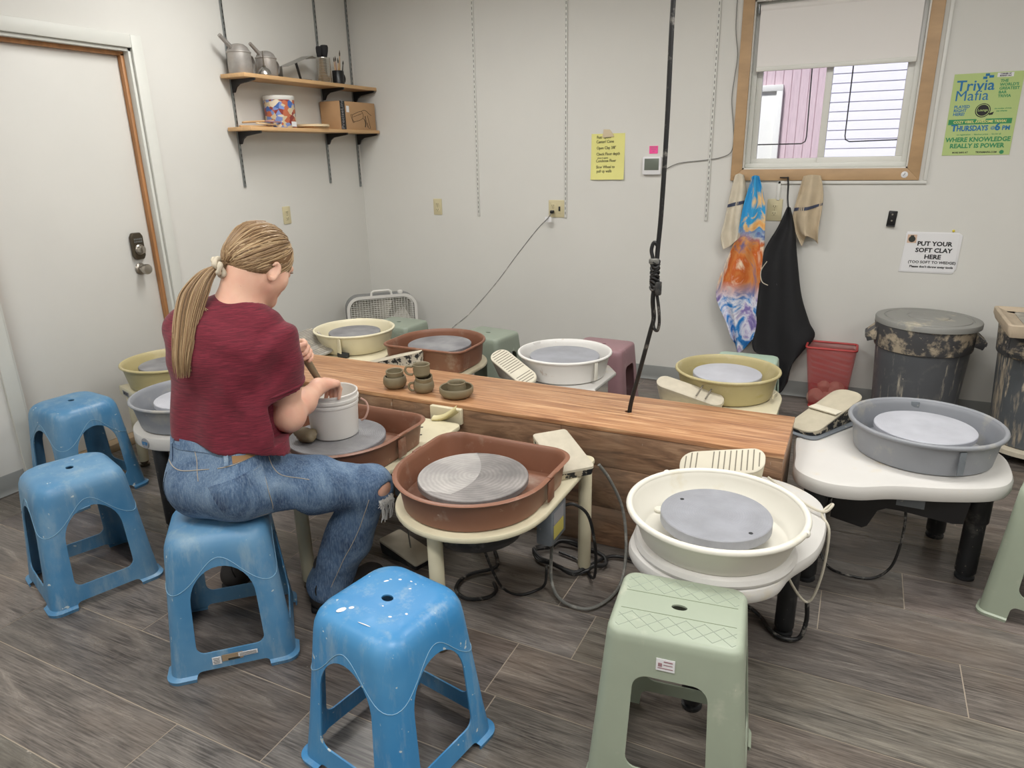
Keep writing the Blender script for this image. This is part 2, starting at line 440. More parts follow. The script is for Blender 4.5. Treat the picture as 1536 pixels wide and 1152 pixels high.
def mesh_mat():
    """expanded wire mesh: fine holes cut by a diamond grid"""
    k = NT('red wire mesh'); k.base(lin((178, 66, 66))); k.rough(.5)
    tc = k.add('ShaderNodeTexCoord'); sx = k.add('ShaderNodeSeparateXYZ'); k.link(tc.outputs['Object'], sx.inputs[0])
    h = k.math('ADD', sx.outputs[0], sx.outputs[1])
    a = k.math('FRACT', k.math('MULTIPLY', k.math('ADD', h, sx.outputs[2]), 190.)); b = k.math('FRACT', k.math('MULTIPLY', k.math('SUBTRACT', h, sx.outputs[2]), 190.))
    w = k.math('MAXIMUM', k.math('LESS_THAN', a, .27), k.math('LESS_THAN', b, .27))
    k.link(w, k.b.inputs['Alpha']); return k.m
m_wiremesh = mesh_mat()

def picture_mat():
    """abstract printed townhouse colours for the tin"""
    k = NT('printed tin picture'); v = k.add('ShaderNodeTexVoronoi'); v.inputs['Scale'].default_value = 1
    k.link(k.coord(scale=(34, 34, 44)), v.inputs['Vector'])
    r = k.add('ShaderNodeSeparateColor'); k.link(v.outputs['Color'], r.inputs[0])
    o = k.ramp(r.outputs[0], [(0, lin('#c9b898')), (.22, lin('#3f63a8')), (.4, lin('#8a3a34')), (.55, lin('#d8cbb4')), (.72, lin('#7a8ec2')), (.88, lin('#b8684a'))], 'CONSTANT')
    k.base(o); k.rough(.4); return k.m
m_picture = picture_mat()

def towel_mat():
    k = NT('printed beach towel'); n = k.noise(k.coord(scale=(1, 1, .7)), 5.2, 5, .58, 1.2)
    sx = k.add('ShaderNodeSeparateXYZ'); k.link(k.coord(), sx.inputs[0])
    z = sx.outputs[2]
    up = k.ramp(n, [(.30, lin('#e39a4a')), (.42, lin('#e8c48a')), (.47, lin('#3d9fd4')), (.62, lin('#2f8fcc')), (.70, lin('#9a4a22'))])
    mid = k.ramp(n, [(.30, lin('#2f5f9f')), (.42, lin('#d08a4c')), (.50, lin('#c8642a')), (.58, lin('#f0dcc0')), (.66, lin('#3f6fb4'))])
    low = k.ramp(n, [(.30, lin('#1f4f9c')), (.42, lin('#2f86cc')), (.50, lin('#e6e6ee')), (.58, lin('#8f7fb8')), (.68, lin('#2c3a78'))])
    o = k.mix(k.math('MULTIPLY', k.math('SUBTRACT', 1.06, z), 9., True), up, mid)
    o = k.mix(k.math('MULTIPLY', k.math('SUBTRACT', .72, z), 9., True), o, low)
    k.base(o); k.rough(.95); k.bump(k.noise(k.coord(), 380, 2), .4, .002); return k.m
m_towel = towel_mat()
# ------------------------------------------------------------------ room shell
RX, RY, RH = 6.4, -7.2, 2.78
# floor: one plank mesh with seams where the photo shows them
def make_floor():
    bm = bmesh.new(); uvl = bm.loops.layers.uv.new('UVMap'); cl = bm.loops.layers.float_color.new('tone')
    R = random.Random(3); W, L, g = .235, 1.22, .0016
    joints = {-2.40: 3.94, -2.635: 2.86, -2.87: 2.68, -3.105: 1.497, -3.34: 2.263, -3.575: 1.955, -1.93: 3.80, -2.165: 1.1}
    y = -1.93+W*9
    while y > RY:
        near = min(joints, key=lambda q: abs(q-y))
        x0 = joints[near] if abs(near-y) < .02 else R.uniform(0, L)
        x = x0-L*math.ceil((x0+.2)/L)
        while x < RX:
            t = R.uniform(.72, 1.22); cc = (t*R.uniform(.97, 1.05), t, t*R.uniform(.94, 1.03), 1); uo, vo = R.uniform(0, 40), R.uniform(0, 40)
            a, b = max(x+g, -.12), min(x+L-g, RX); c, d = max(y-W+g, RY), min(y-g, .12)
            if b > a and d > c:
                vs = [bm.verts.new((px, py, 0)) for px, py in ((a, c), (b, c), (b, d), (a, d))]
                f = bm.faces.new(vs)
                for lp in f.loops:
                    lp[uvl].uv = (lp.vert.co.x+uo, lp.vert.co.y+vo); lp[cl] = cc
            x += L
        y -= W
    me = bpy.data.meshes.new('floor'); bm.to_mesh(me); bm.free(); me.materials.append(m_floor)
    o = bpy.data.objects.new('floor', me); COL.objects.link(o); struct(o)
    b = MB(); b.box(((RX-.12)/2, (RY+.12)/2, -.0512), (RX+.12, -RY+.12, .1), 0); s_ = b.build('plank_seams', m_grout, o)
make_floor()
struct(MB().box(((RX-.12)/2, (RY+.12)/2, RH+.05), (RX+.3, -RY+.3, .1), 0).build('ceiling', m_ceil))
# back wall with window opening
WX0, WX1, WZ0, WZ1 = 2.828, 3.70, 1.383, 2.29
b = MB()
for x0, x1, z0, z1 in ((-.12, WX0, 0, RH), (WX1, RX+.12, 0, RH), (WX0, WX1, 0, WZ0), (WX0, WX1, WZ1, RH)):
    b.box(((x0+x1)/2, .06, (z0+z1)/2), (x1-x0, .12, z1-z0), 0)
struct(b.build('wall_back', m_wall))
# left wall with door opening
DY0, DY1, DZ = -2.76, -1.84, 2.06
b = MB()
for y0, y1, z0, z1 in ((RY, DY0, 0, RH), (DY1, 0, 0, RH), (DY0, DY1, DZ, RH)):
    b.box((-.06, (y0+y1)/2, (z0+z1)/2), (.12, y1-y0, z1-z0), 0)
struct(b.build('wall_left', m_wall))
struct(MB().box((RX+.06, RY/2, RH/2), (.12, -RY, RH), 0).build('wall_right', m_wall))
struct(MB().box((RX/2, RY-.06, RH/2), (RX+.24, .12, RH), 0).build('wall_front', m_wall))
# cove bases
def cove(name, p0, p1, nrm):
    b = MB(); prof = [(0, .003), (.012, .003), (.006, .012), (.004, .03), (.004, .095), (.002, .1), (0, .1)]
    p0, p1, nrm = Vector(p0), Vector(p1), Vector(nrm)
    b.rings([[p+nrm*a+Vector((0, 0, z)) for a, z in prof] for p in (p0, p1)]); return struct(b.build(name, m_cove))
cove('baseboard_back', (0, 0, 0), (RX, 0, 0), (0, -1, 0))
cove('baseboard_left', (0, DY1+.07, 0), (0, 0, 0), (1, 0, 0))
cove('baseboard_left_near', (0, RY, 0), (0, DY0-.07, 0), (1, 0, 0))
# door
door = struct(MB().box((-.088, (DY0+DY1)/2, DZ/2+.02), (.044, DY1-DY0-.05, DZ-.05), .002).build('door_1', m_door))
b = MB()
for y in (DY1-.008, DY0+.008): b.box((-.06, y, DZ/2), (.118, .016, DZ), .001)
b.box((-.06, (DY0+DY1)/2, DZ-.008), (.118, DY1-DY0, .016), .001)
b.build('jamb', m_trimw, door)
b = MB()
b.box((-.052, DY1-.025, DZ/2-.01), (.028, .02, DZ-.03), .002); b.box((-.052, DY0+.025, DZ/2-.01), (.028, .02, DZ-.03), .002)
b.box((-.052, (DY0+DY1)/2, DZ-.025), (.028, DY1-DY0-.03, .02), .002); b.build('stop', m_jamb, door)
MB().box((-.06, (DY0+DY1)/2, .022), (.13, DY1-DY0-.002, .044), .004).build('threshold', m_thresh, door)
b = MB(); cw = .064
b.slab([(0, 0), (.016, 0), (.016, cw), (0, cw)], 0, 1, 0) if 0 else None
for y0, y1, z0, z1 in ((DY1, DY1+cw, 0, DZ+cw), (DY0-cw, DY0, 0, DZ+cw), (DY0, DY1, DZ, DZ+cw)):
    b.box((.008, (y0+y1)/2, (z0+z1)/2), (.016, y1-y0, z1-z0), .004)
struct(b.build('trim_1', m_trimw))
# lockset (moves with the door)
b = MB(); oc = [(-.036, -.052), (-.024, -.072), (.024, -.072), (.036, -.052), (.036, .052), (.024, .072), (-.024, .072), (-.036, .052)]
b.M = Matrix.Translation((-.066, -1.966, 1.06)) @ Matrix.Rotation(PI/2, 4, 'Z') @ Matrix.Rotation(PI/2, 4, 'X')
b.slab(round_poly(oc, .01), 0, .024, .006); lk = b.build('deadbolt', m_lock, door)
b = MB(); b.M = Matrix.Translation((-.042, -1.966, 1.042)) @ Matrix.Rotation(PI/2, 4, 'Y')
b.lathe([(.028, 0), (.028, .006), (.022, .010), (.02, .026), (.017, .03)], 28); b.box((0, 0, .034), (.034, .012, .02), .004); b.build('turn_knob', m_nickel, lk)
b = MB(); b.M = Matrix.Translation((-.042, -1.966, 1.092)) @ Matrix.Rotation(PI/2, 4, 'Z') @ Matrix.Rotation(PI/2, 4, 'X')
for k in range(10): b.box((-.02+.01*(k % 5), .006-.014*(k//5), .001), (.007, .009, .002), .0005)
b.build('keypad', m_steel, lk)
b = MB(); b.M = Matrix.Translation((-.066, -1.966, .935)) @ Matrix.Rotation(PI/2, 4, 'Y')
b.lathe([(.032, 0), (.032, .005), (.026, .010), (.016, .012), (.013, .03), (.019, .036), (.027, .044), (.0285, .06), (.024, .068), (.012, .071)], 32); b.build('door_knob', m_nickel, door)

# ------------------------------------------------------------------ window
b = MB(); t = .063
for pl in ([(WX0-t, WZ0-t), (WX1+t, WZ0-t), (WX1, WZ0), (WX0, WZ0)], [(WX1+t, WZ0-t), (WX1+t, WZ1+t), (WX1, WZ1), (WX1, WZ0)],
           [(WX1+t, WZ1+t), (WX0-t, WZ1+t), (WX0, WZ1), (WX1, WZ1)], [(WX0-t, WZ1+t), (WX0-t, WZ0-t), (WX0, WZ0), (WX0, WZ1)]):
    b.M = Matrix.Rotation(PI/2, 4, 'X'); b.slab(pl, .0, .018, .002)
win = struct(b.build('window_1', m_oakcas))
b = MB()
for x0, x1, z0, z1 in ((WX0-.002, WX0+.008, WZ0, WZ1), (WX1-.008, WX1+.002, WZ0, WZ1), (WX0, WX1, WZ0-.002, WZ0+.008), (WX0, WX1, WZ1-.008, WZ1+.002)):
    b.box(((x0+x1)/2, .058, (z0+z1)/2), (x1-x0, .124, z1-z0), 0)
b.build('reveal', m_vinyl, win)
b = MB(); f = .026  # fixed frame + two sashes
def frame(b, x0, x1, z0, z1, w, y, d, bev=.003, wb=None):
    wb = wb or w
    b.box(((x0+x1)/2, y, z0+wb/2), (x1-x0, d, wb), bev); b.box(((x0+x1)/2, y, z1-w/2), (x1-x0, d, w), bev)
    b.box((x0+w/2, y, (z0+z1)/2), (w, d, z1-z0-2*min(w, wb)), bev); b.box((x1-w/2, y, (z0+z1)/2), (w, d, z1-z0-2*min(w, wb)), bev)
frame(b, WX0+.008, WX1-.008, WZ0+.008, WZ1-.008, f, .072, .06); b.build('window_frame', m_vinyl, win)
b = MB(); frame(b, WX0+f+.006, 3.268, WZ0+.028, WZ1-f-.006, .032, .085, .024); s1 = b.build('sash', m_vinyl, win)
b = MB(); frame(b, 3.232, WX1-f-.006, WZ0+.028, WZ1-f-.006, .036, .062, .024); b.build('sash', m_vinyl, win)
MB().box((3.06, .085, 1.83), (.40, .004, .82), 0).build('pane', m_glass, win)
MB().box((3.45, .062, 1.83), (.40, .004, .82), 0).build('pane', m_glass, win)
b = MB()
b.tube([(3.145, .104, 2.24), (3.160, .104, 1.56), (3.155, .104, 1.535), (3.135, .104, 1.523), (2.875, .104, 1.523)], .0035, 8)
b.tube([(3.365, .104, 2.24), (3.365, .104, 1.56), (3.37, .104, 1.54), (3.39, .104, 1.528), (3.655, .104, 1.533)], .0035, 8)
b.build('inset_bar', m_blackmetal, win)
# roller blind
bl = thing('roller_blind', 'pale roller blind pulled half way down inside the wood framed window', 'blind', (3.264, .018, 1.92))
b = MB(); b.M = Matrix.Rotation(PI/2, 4, 'Y'); b.cyl((0, 0, -.40), (0, 0, .40), .021, 24); b.M = Matrix.Identity(4)
b = MB(); b.tube([(-.405, 0, .325), (.405, 0, .325)], .021, 24); b.build('roller', m_blind, bl)
MB().box((0, -.016, .165), (.806, .0016, .33), 0).build('blind_cloth', m_blind, bl)
MB().box((0, -.016, .012), (.808, .010, .026), .004).build('bottom_bar', m_vinyl, bl)
for q in (-.413, .413): MB().box((q, 0, .325), (.006, .04, .05), .002).build('bracket', m_steel, bl)
# sticker on the casing
b = MB(); b.M = Matrix.Translation((3.69, -.0182, 1.349)) @ Matrix.Rotation(PI/2, 4, 'X')
b.lathe([(.0172, -.001), (.0172, .001), (.0165, .0015)], 28)
st = tag(b.build('round_sticker', m_paperw), 'small round white sticker with dark hands on the window casing', 'sticker')
b = MB(); b.M = Matrix.Translation((3.69, -.0202, 1.349)) @ Matrix.Rotation(PI/2, 4, 'X')
b.box((-.0035, -.0035, 0), (.002, .002, .001), 0); b.tube([(0, 0, 0), (.002, .010, 0)], .001, 6); b.tube([(0, 0, 0), (-.008, -.004, 0)], .001, 6); b.build('hands', m_ink, st)
# white conduit around window
cd = thing('cable_raceway', 'white surface cable raceway running under and beside the window', 'raceway', (3.04, 0, 1.2))
b = MB()
b.box((3.793, -.006, 1.809), (.018, .012, .98), .002); b.box((3.42, -.006, 1.309), (.764, .012, .018), .002); b.box((3.046, -.006, 1.262), (.018, .012, .11), .002)
b.build('raceway_channel', m_whitemetal, cd, world=True)

# exterior: neighbouring buildings seen through the panes
def siding(name, m, x0, x1, y, z1, pitch, vertical=False):
    b = MB()
    if vertical:
        n = int((x1-x0)/pitch)
        for k in range(n):
            xa = x0+k*pitch; b.rings([[(xa, y, z), (xa+pitch*.04, y-.008, z), (xa+pitch*.92, y-.008, z), (xa+pitch, y, z)] for z in (0, z1)], False, False, False)
    else:
        n = int(z1/pitch)
        for k in range(n):
            za = k*pitch; b.rings([[(x, y-.004, za), (x, y-.010, za), (x, y-.010, za+.008), (x, y-.004, za+pitch)] for x in (x0, x1)], False, False, False)
    b.box(((x0+x1)/2, y+.1, z1/2), (x1-x0, .18, z1), 0)
    return b.build(name, m, fix=False)
m_sidew = mat('white lap siding', (226, 224, 236), .6); m_sider = mat('weathered red siding', (198, 176, 182), .7, var=.14, vscale=18, stretch=(8, 8, .5))
m_ground = mat('outdoor concrete', (170, 168, 160), .9)
nb = siding('building', m_sidew, 3.105, 6.5, 2.4, 5.2, .0745); tag(nb, 'white lap sided neighbouring building seen through right window pane', 'building')
nr = thing('building', 'weathered pinkish red building with white doorway through left window pane', 'building', (2.0, 2.9, 0))
s_ = siding('siding', m_sider, .0, 3.15, 2.9, 5.2, .075, True); s_.parent = nr; s_.location = (-2.0, -2.9, 0)
b = MB(); frame(b, 2.36, 2.71, .3, 2.06, .055, 2.86, .06); b.build('door_frame', m_whitemetal, nr, world=True)
MB().box((2.535, 2.875, 1.18), (.27, .03, 1.72), .002).build('doorway', m_vinyl, nr, world=True)
struct(MB().box((3, 4.1, -.25), (14, 7.9, .3), 0).build('ground', m_ground))
# ------------------------------------------------------------------ wall standards and shelves
def standard(root, x, y, z0, z1, axis, m, slotm):
    """slotted channel; axis 'x' = on the left wall, 'y' = on the back wall"""
    n = int((z1-z0)/.032)
    b = MB(); s = MB()
    if axis == 'x':
        b.box((.005, 0, (z1-z0)/2), (.010, .016, z1-z0), .001)
        for k in range(n): s.box((.0102, 0, .03+k*.032), (.001, .004, .017), 0)
    else:
        b.box((0, -.005, (z1-z0)/2), (.016, .010, z1-z0), .001)
        for k in range(n): s.box((0, -.0102, .03+k*.032), (.004, .001, .017), 0)
    b.build('channel', m, root); s.build('slots', slotm, root)
m_slotlight = mat('grey slot', (96, 96, 92), .6)
for x, lab in ((1.018, 'white slotted shelf standard on back wall, nearest the corner'), (1.690, 'white slotted shelf standard just right of the double outlet'), (2.632, 'white slotted shelf standard left of the window')):
    t_ = thing('shelf_standard', lab, 'shelf standard', (x, 0, 1.08), 0, 'white standards on the back wall')
    standard(t_, x, 0, 1.08, 2.68, 'y', m_whitemetal, m_slotlight)
for y, z0, lab in ((-1.196, 1.335, 'grey shelf standard behind the watering can end of shelves'), (-.381, 1.325, 'middle grey shelf standard behind the silver tin'), (-.036, 1.284, 'grey shelf standard nearest the room corner')):
    t_ = thing('shelf_standard', lab, 'shelf standard', (0, y, z0), 0, 'grey standards on the left wall')
    standard(t_, 0, y, z0, 2.68, 'x', m_steel, m_slot)
def bracket(y, ztop, lab):
    b = MB(); pf = [(0.012, 0), (.012, -.075), (.028, -.073), (.045, -.045), (.075, -.028), (.195, -.013), (.197, 0)]
    b.rings([[(x, q, z) for x, z in pf] for q in (-.006, .006)])
    o = tag(b.build('shelf_bracket', m_blackmetal), lab, 'bracket', 'black shelf brackets'); o.location = (0, y, ztop); return o
for zt, nm in ((1.958, 'upper'), (1.664, 'lower')):
    for y, w in ((-1.196, 'at its door end'), (-.381, 'below its middle'), (-.036, 'at its corner end')):
        bracket(y, zt, f'black shelf bracket holding the {nm} pine shelf {w}')
for zt, lab in ((1.98, 'upper pine wall shelf carrying watering cans and brushes'), (1.686, 'lower pine wall shelf carrying tin and cardboard box')):
    s_ = MB().box((.106, -.643, zt-.011), (.188, 1.27, .022), .002).build('wall_shelf', m_pine); tag(s_, lab, 'shelf', 'pine wall shelves')
ZU, ZL = 1.98, 1.686
# watering cans (oil-can style)
def wcan(x, y, s, lab, rz):
    t_ = thing('watering_can', lab, 'watering can', (x, y, ZU), rz, 'galvanized watering cans')
    b = MB(); b.lathe([(.060*s, 0), (.062*s, .003), (.060*s, .10*s), (.063*s, .103*s), (.063*s, .108*s), (.058*s, .110*s), (.048*s, .130*s), (.03*s, .143*s), (.012*s, .147*s)], 32); b.build('body', m_galv, t_)
    b = MB(); b.tube([(0, -.03*s, .115*s), (0, -.06*s, .135*s), (0, -.115*s, .175*s)], [.014*s, .0115*s, .010*s], 14); b.build('spout', m_galv, t_)
    b = MB(); pts = spline([(0, .058*s, .095*s), (0, .085*s, .092*s), (0, .098*s, .06*s), (0, .085*s, .025*s), (0, .062*s, .018*s)], 6)
    b.rings([[(-.010*s, p[1], p[2]), (.010*s, p[1], p[2]), (.010*s, p[1]+.002, p[2]+.002), (-.010*s, p[1]+.002, p[2]+.002)] for p in pts]); b.build('handle', m_galv, t_)
wcan(.105, -1.205, 1.12, 'larger galvanized watering can at the left end of the upper shelf', 0)
wcan(.100, -.985, 1.02, 'smaller galvanized watering can behind the little oil can', 0)
t_ = thing('oil_can', 'small round silver oil can with a long thin spout on upper shelf', 'oil can', (.165, -1.075, ZU))
b = MB(); b.lathe([(.036, 0), (.040, .004), (.038, .016), (.030, .032), (.014, .044), (.008, .048)], 28); b.build('body', m_alu, t_)
b = MB(); b.cyl((0, 0, .046), (0, 0, .135), .0045, 10, .002); b.lathe([(.009, .046), (.009, .054), (.006, .056)], 14); b.build('spout', m_lock, t_)
# bent metal banding tool
t_ = thing('metal_stand', 'bent aluminium sheet stand with one black leg on upper shelf', 'stand', (.10, -.71, ZU))
b = MB(); b.rings([[(-.045, -.13, .075), (.045, -.13, .075), (.045, .10, .158), (-.045, .10, .158), (-.045, .135, .15), (.045, .135, .15)][i:i+2]+[(.045, [-.13, .10, .135][i//2], [.075, .158, .15][i//2]-.002), (-.045, [-.13, .10, .135][i//2], [.075, .158, .15][i//2]-.002)] if i < 2 else ([(-.045, .10, .158), (.045, .10, .158), (.045, .10, .156), (-.045, .10, .156)] if i == 2 else [(-.045, .14, .148), (.045, .14, .148), (.045, .14, .146), (-.045, .14, .146)]) for i in (0, 2, 4)])
b.box((-.03, -.13, .04), (.04, .002, .075), 0); b.build('sheet', m_alu, t_)
b = MB(); b.tube([(.035, -.05, .102), (.035, -.02, .004), (.035, .08, .004)], .0085, 8); b.build('leg', m_blackplastic, t_)
# tin with brushes
t_ = thing('ribbed_tin', 'tall ribbed silver tin holding black bristle brushes on upper shelf', 'tin', (.115, -.47, ZU))
pr = [(.046, 0), (.047, .002)]
for k in range(22):
    z = .006+k*.0068; pr += [(.0475, z), (.0455, z+.0034)]
pr += [(.047, .157), (.0465, .16), (.043, .16), (.043, .01)]
MB().lathe(pr, 40).build('can_body', m_tin, t_)
def bristle(x, y, z, r, h, lab, k):
    b = MB(); b.lathe([(r*.5, -.10), (r*.55, -.02), (r*.7, .0), (r*1.05, h*.45), (r*1.15, h*.8), (r*1.0, h*.97), (r*.5, h)], 20)
    o = tag(b.build('bristle_brush', m_apron), lab, 'brush', 'black brushes in the silver tin'); o.location = (x, y, z); o.rotation_euler = (.05*(k-1), .08*(1-k), 0)
bristle(.105, -.492, ZU+.165, .021, .065, 'black bristle brush, door side of the silver tin', 0); bristle(.132, -.468, ZU+.170, .023, .068, 'tallest black bristle brush in middle of the silver tin', 1); bristle(.110, -.445, ZU+.165, .021, .064, 'black bristle brush, corner side of the silver tin', 2)
# mug and paint brushes
t_ = thing('mug', 'black mug full of paint brushes at the corner end of upper shelf', 'mug', (.115, -.325, ZU))
MB().lathe([(.036, 0), (.040, .004), (.040, .09), (.0385, .092), (.036, .09), (.036, .008)], 32).build('cup', m_blackplastic, t_)
MB().tube(spline([(0, .038, .072), (0, .062, .07), (0, .072, .045), (0, .06, .02), (0, .038, .018)], 6), .005, 10).build('handle', m_blackplastic, t_)
for k, (dx, dy, h, tx, ty, lab) in enumerate(((.0, -.02, .165, -.02, -.05, 'tan handled paint brush leaning toward the silver tin'), (.012, -.01, .155, .06, -.02, 'short wooden paint brush at front of the mug'), (-.01, .0, .175, -.04, .04, 'paint brush with pink handle in middle of the mug'),
        (.0, .012, .215, .02, .10, 'longest thin paint brush rising from the black mug'), (.014, .016, .15, .05, .17, 'dark tipped paint brush leaning right out of the mug'), (-.014, .02, .17, -.05, .12, 'paint brush behind the dark tipped one in the mug'))):
    o = thing('paint_brush', lab, 'paint brush', (.115+dx, -.325+dy, ZU+.012), 0, 'paint brushes in the black mug'); o.rotation_euler = (-ty, tx, 0)
    MB().tube([(0, 0, 0), (0, 0, h*.5), (0, 0, h*.82)], [.0025, .0045, .003], 8).build('handle', (m_wood, m_wood, m_pinkclay, m_wood, m_blackplastic, m_woodpale)[k], o)
    MB().tube([(0, 0, h*.82), (0, 0, h*.9), (0, 0, h)], [.0035, .005, .001], 8).build('bristles', m_lock if k != 4 else m_ink, o)
# lower shelf: wooden tools, tin, disc, box
for k, (x, y, z, ln, rz, tilt, w, m, lab) in enumerate(((.10, -1.13, .007, .23, 1.35, 0, .024, m_wood, 'flat wooden clay tool lying lowest on the lower shelf'), (.14, -1.08, .020, .20, 1.7, .03, .022, m_woodpale, 'pale wooden clay tool lying across the pile on lower shelf'),
        (.09, -1.10, .036, .21, 1.25, -.10, .03, m_wood, 'curved wooden rib resting on top of the tool pile'), (.16, -1.05, .034, .12, 1.5, .05, .014, m_mauve, 'pink handled clay tool in the pile beside picture tin'))):
    b = MB(); b.slab(round_poly([(-ln/2, -w/2), (ln/2, -w*.35), (ln/2, w*.35), (-ln/2, w/2)], w*.3), -.005, .005, .003)
    o = tag(b.build('clay_tool', m), lab, 'clay tool', 'wooden tools on the lower shelf'); o.location = (x, y, ZL+z); o.rotation_euler = (tilt, tilt*.6, rz)
t_ = thing('picture_tin', 'round tin printed with colourful town houses on lower shelf', 'tin', (.10, -.915, ZL))
MB().lathe([(.092, 0), (.094, .003), (.094, .165)], 40, cap1=False).build('can_body', m_picture, t_)
MB().lathe([(.094, .165), (.096, .168), (.096, .187), (.093, .19), (.02, .19)], 40).build('lid', m_whitemetal, t_)
b = MB(); b.M = Matrix.Translation((.095, .012, .022)) @ Matrix.Rotation(.12, 4, 'Z'); b.box((0, 0, 0), (.001, .05, .03), 0); b.build('barcode_label', m_paperw, t_)
for x, y, z, r, h, m, lab in ((.10, -.625, 0, .105, .012, m_wood, 'tan round wooden bat lying flat under the paler one'), (.105, -.635, .012, .115, .017, m_woodpale, 'pale round wooden bat stacked beside picture tin')):
    o = tag(MB().lathe([(r-.004, 0), (r, .003), (r, h-.003), (r-.004, h)], 44).build('wooden_bat', m), lab, 'wooden bat', 'round bats on the lower shelf'); o.location = (x, y, ZL+z)
t_ = thing('cardboard_box', 'brown cardboard box with black band and hand drill drawing', 'box', (.105, -.235, ZL))
MB().box((0, 0, .0925), (.17, .40, .185), .002).build('carton', m_card, t_)
b = MB(); b.box((.0852, -.170, .0925), (.0012, .052, .184), 0); b.box((0, -.170, .1852), (.17, .052, .0012), 0); b.build('band', m_blackplastic, t_)
b = MB(); b.box((.0858, -.115, .135), (.0006, .03, .042), 0); b.build('price_sticker', m_paperw, t_)
b = MB(); P = lambda y, z: (.0858, y, z); r_ = .0014
for ln in ([(-.07, .098), (.035, .125), (.05, .08), (-.055, .055), (-.07, .098)], [(-.075, .10), (-.085, .095), (-.065, .05), (-.05, .052)], [(-.06, .085), (.04, .11)], [(.035, .125), (.07, .135), (.105, .125), (.12, .115)],
           [(.05, .08), (.07, .07), (.08, .095), (.09, .045), (.10, .02)], [(.105, .10), (.12, .05), (.13, .015), (.11, .015), (.10, .05)], [(.12, .115), (.15, .10)]):
    b.tube([P(*q) for q in spline(ln, 4)], r_, 5)
b.tube([P(.072, .07), P(.078, .045), P(.07, .02)], .004, 6); b.build('printed_drill', m_cardink, t_)
b = MB(); b.text('PreciseLine', .042, (0, 0, 0), Matrix.Translation((.0862, -.163, .10)) @ Matrix.Rotation(PI/2, 4, 'Z') @ Matrix.Rotation(PI/2, 4, 'X') @ Matrix.Rotation(PI/2, 4, 'Z'), depth=.0002); b.build('lettering', m_labelgrey, t_)

# ------------------------------------------------------------------ outlets, thermostat, notes, signs
FB = Matrix.Rotation(PI/2, 4, 'X')            # local xy -> wall xz, local z -> out of back wall
def outlet_face(b, cx, cz):
    for dz in (-.02, .02):
        b.slab(round_poly([(cx-.017, cz+dz-.013), (cx+.017, cz+dz-.013), (cx+.017, cz+dz+.013), (cx-.017, cz+dz+.013)], .008), .005, .008, .001)
def outlet_slots(b, cx, cz):
    for dz in (-.02, .02):
        for dx in (-.007, .006): b.box((cx+dx, cz+dz+.002, .0082), (.0025, .009, .001), 0)
        b.box((cx, cz+dz-.008, .0082), (.004, .004, .001), 0)
    b.box((cx, cz, .0062), (.004, .004, .001), 0)
def outlet(loc, lab, M, w=.072, h=.116, faces=(0,)):
    t_ = thing('wall_outlet', lab, 'outlet', loc)
    b = MB(); b.M = M; b.slab(round_poly([(-w/2, -h/2), (w/2, -h/2), (w/2, h/2), (-w/2, h/2)], .006), 0, .006, .003); b.build('cover_plate', m_almond, t_)
    b = MB(); b.M = M; [outlet_face(b, f, 0) for f in faces]; b.build('receptacle', m_almond, t_)
    b = MB(); b.M = M; [outlet_slots(b, f, 0) for f in faces]; b.build('slots', m_slot, t_)
    return t_
outlet((.671, 0, 1.139), 'single almond outlet on back wall near the room corner', FB)
outlet((3.032, 0, 1.15), 'almond outlet under the window between towel and apron', FB, .086, .128)
FL = Matrix.Rotation(PI/2, 4, 'Z') @ Matrix.Rotation(PI/2, 4, 'X')
outlet((0, -.86, 1.136), 'almond outlet on the left wall above her head', FL)
t_ = outlet((1.622, 0, 1.138), 'double almond wall plate with a plugged pale cord', FB, .116, .116, (-.024,))
b = MB(); b.M = FB; b.slab(round_poly([(.012, -.032), (.036, -.032), (.036, .032), (.012, .032)], .004), .005, .008, .001); b.build('blank_insert', m_almond, t_)
b = MB(); b.M = FB; b.box((.024, .0, .009), (.013, .030, .004), .001); b.build('toggle_opening', m_slot, t_)
# plugged lamp-style cord running down to the ring of wheels
t_ = thing('plug_cord', 'pale cord plugged into double outlet, hanging slack behind brown wheel', 'cord', (1.598, -.012, 1.118))
b = MB(); b.box((0, -.012, 0), (.026, .03, .022), .006); b.build('plug', m_blackplastic, t_)
b = MB(); b.box((-.022, -.03, -.05), (.045, .004, .035), .001); b.build('cord_tag', m_paperw, t_)
b = MB(); b.tube(spline([(1.598, -.03, 1.112), (1.575, -.05, 1.075), (1.53, -.12, 1.01), (1.47, -.32, .86), (1.42, -.55, .70), (1.36, -.80, .55), (1.32, -.98, .47), (1.31, -1.0, .30)], 8), .0035, 8); b.build('cable', m_cablegrey, t_, world=True)
# thermostat and note
t_ = thing('thermostat', 'white wall thermostat with grey screen below the pink note', 'thermostat', (2.278, 0, 1.412))
b = MB(); b.M = FB; b.slab(round_poly([(-.06, -.055), (.06, -.055), (.06, .055), (-.06, .055)], .01), 0, .026, .006); b.build('case', m_paperw, t_)
b = MB(); b.M = FB; b.box((0, .008, .0265), (.092, .07, .002), .001); b.build('screen', m_screen, t_)
t_ = thing('sticky_note', 'small pink sticky note above the thermostat', 'note', (2.281, 0, 1.507))
b = MB(); b.M = FB; b.box((0, 0, .002), (.054, .046, .002), 0); b.build('paper', m_pink, t_)
b = MB(); b.M = FB
for k, (y, w) in enumerate(((.017, .046), (.010, .04), (.001, .03), (-.010, .012))): b.box((0, y, .0032), (w, .0022, .0006), 0)
b.build('ink_marks', m_mauve, t_)
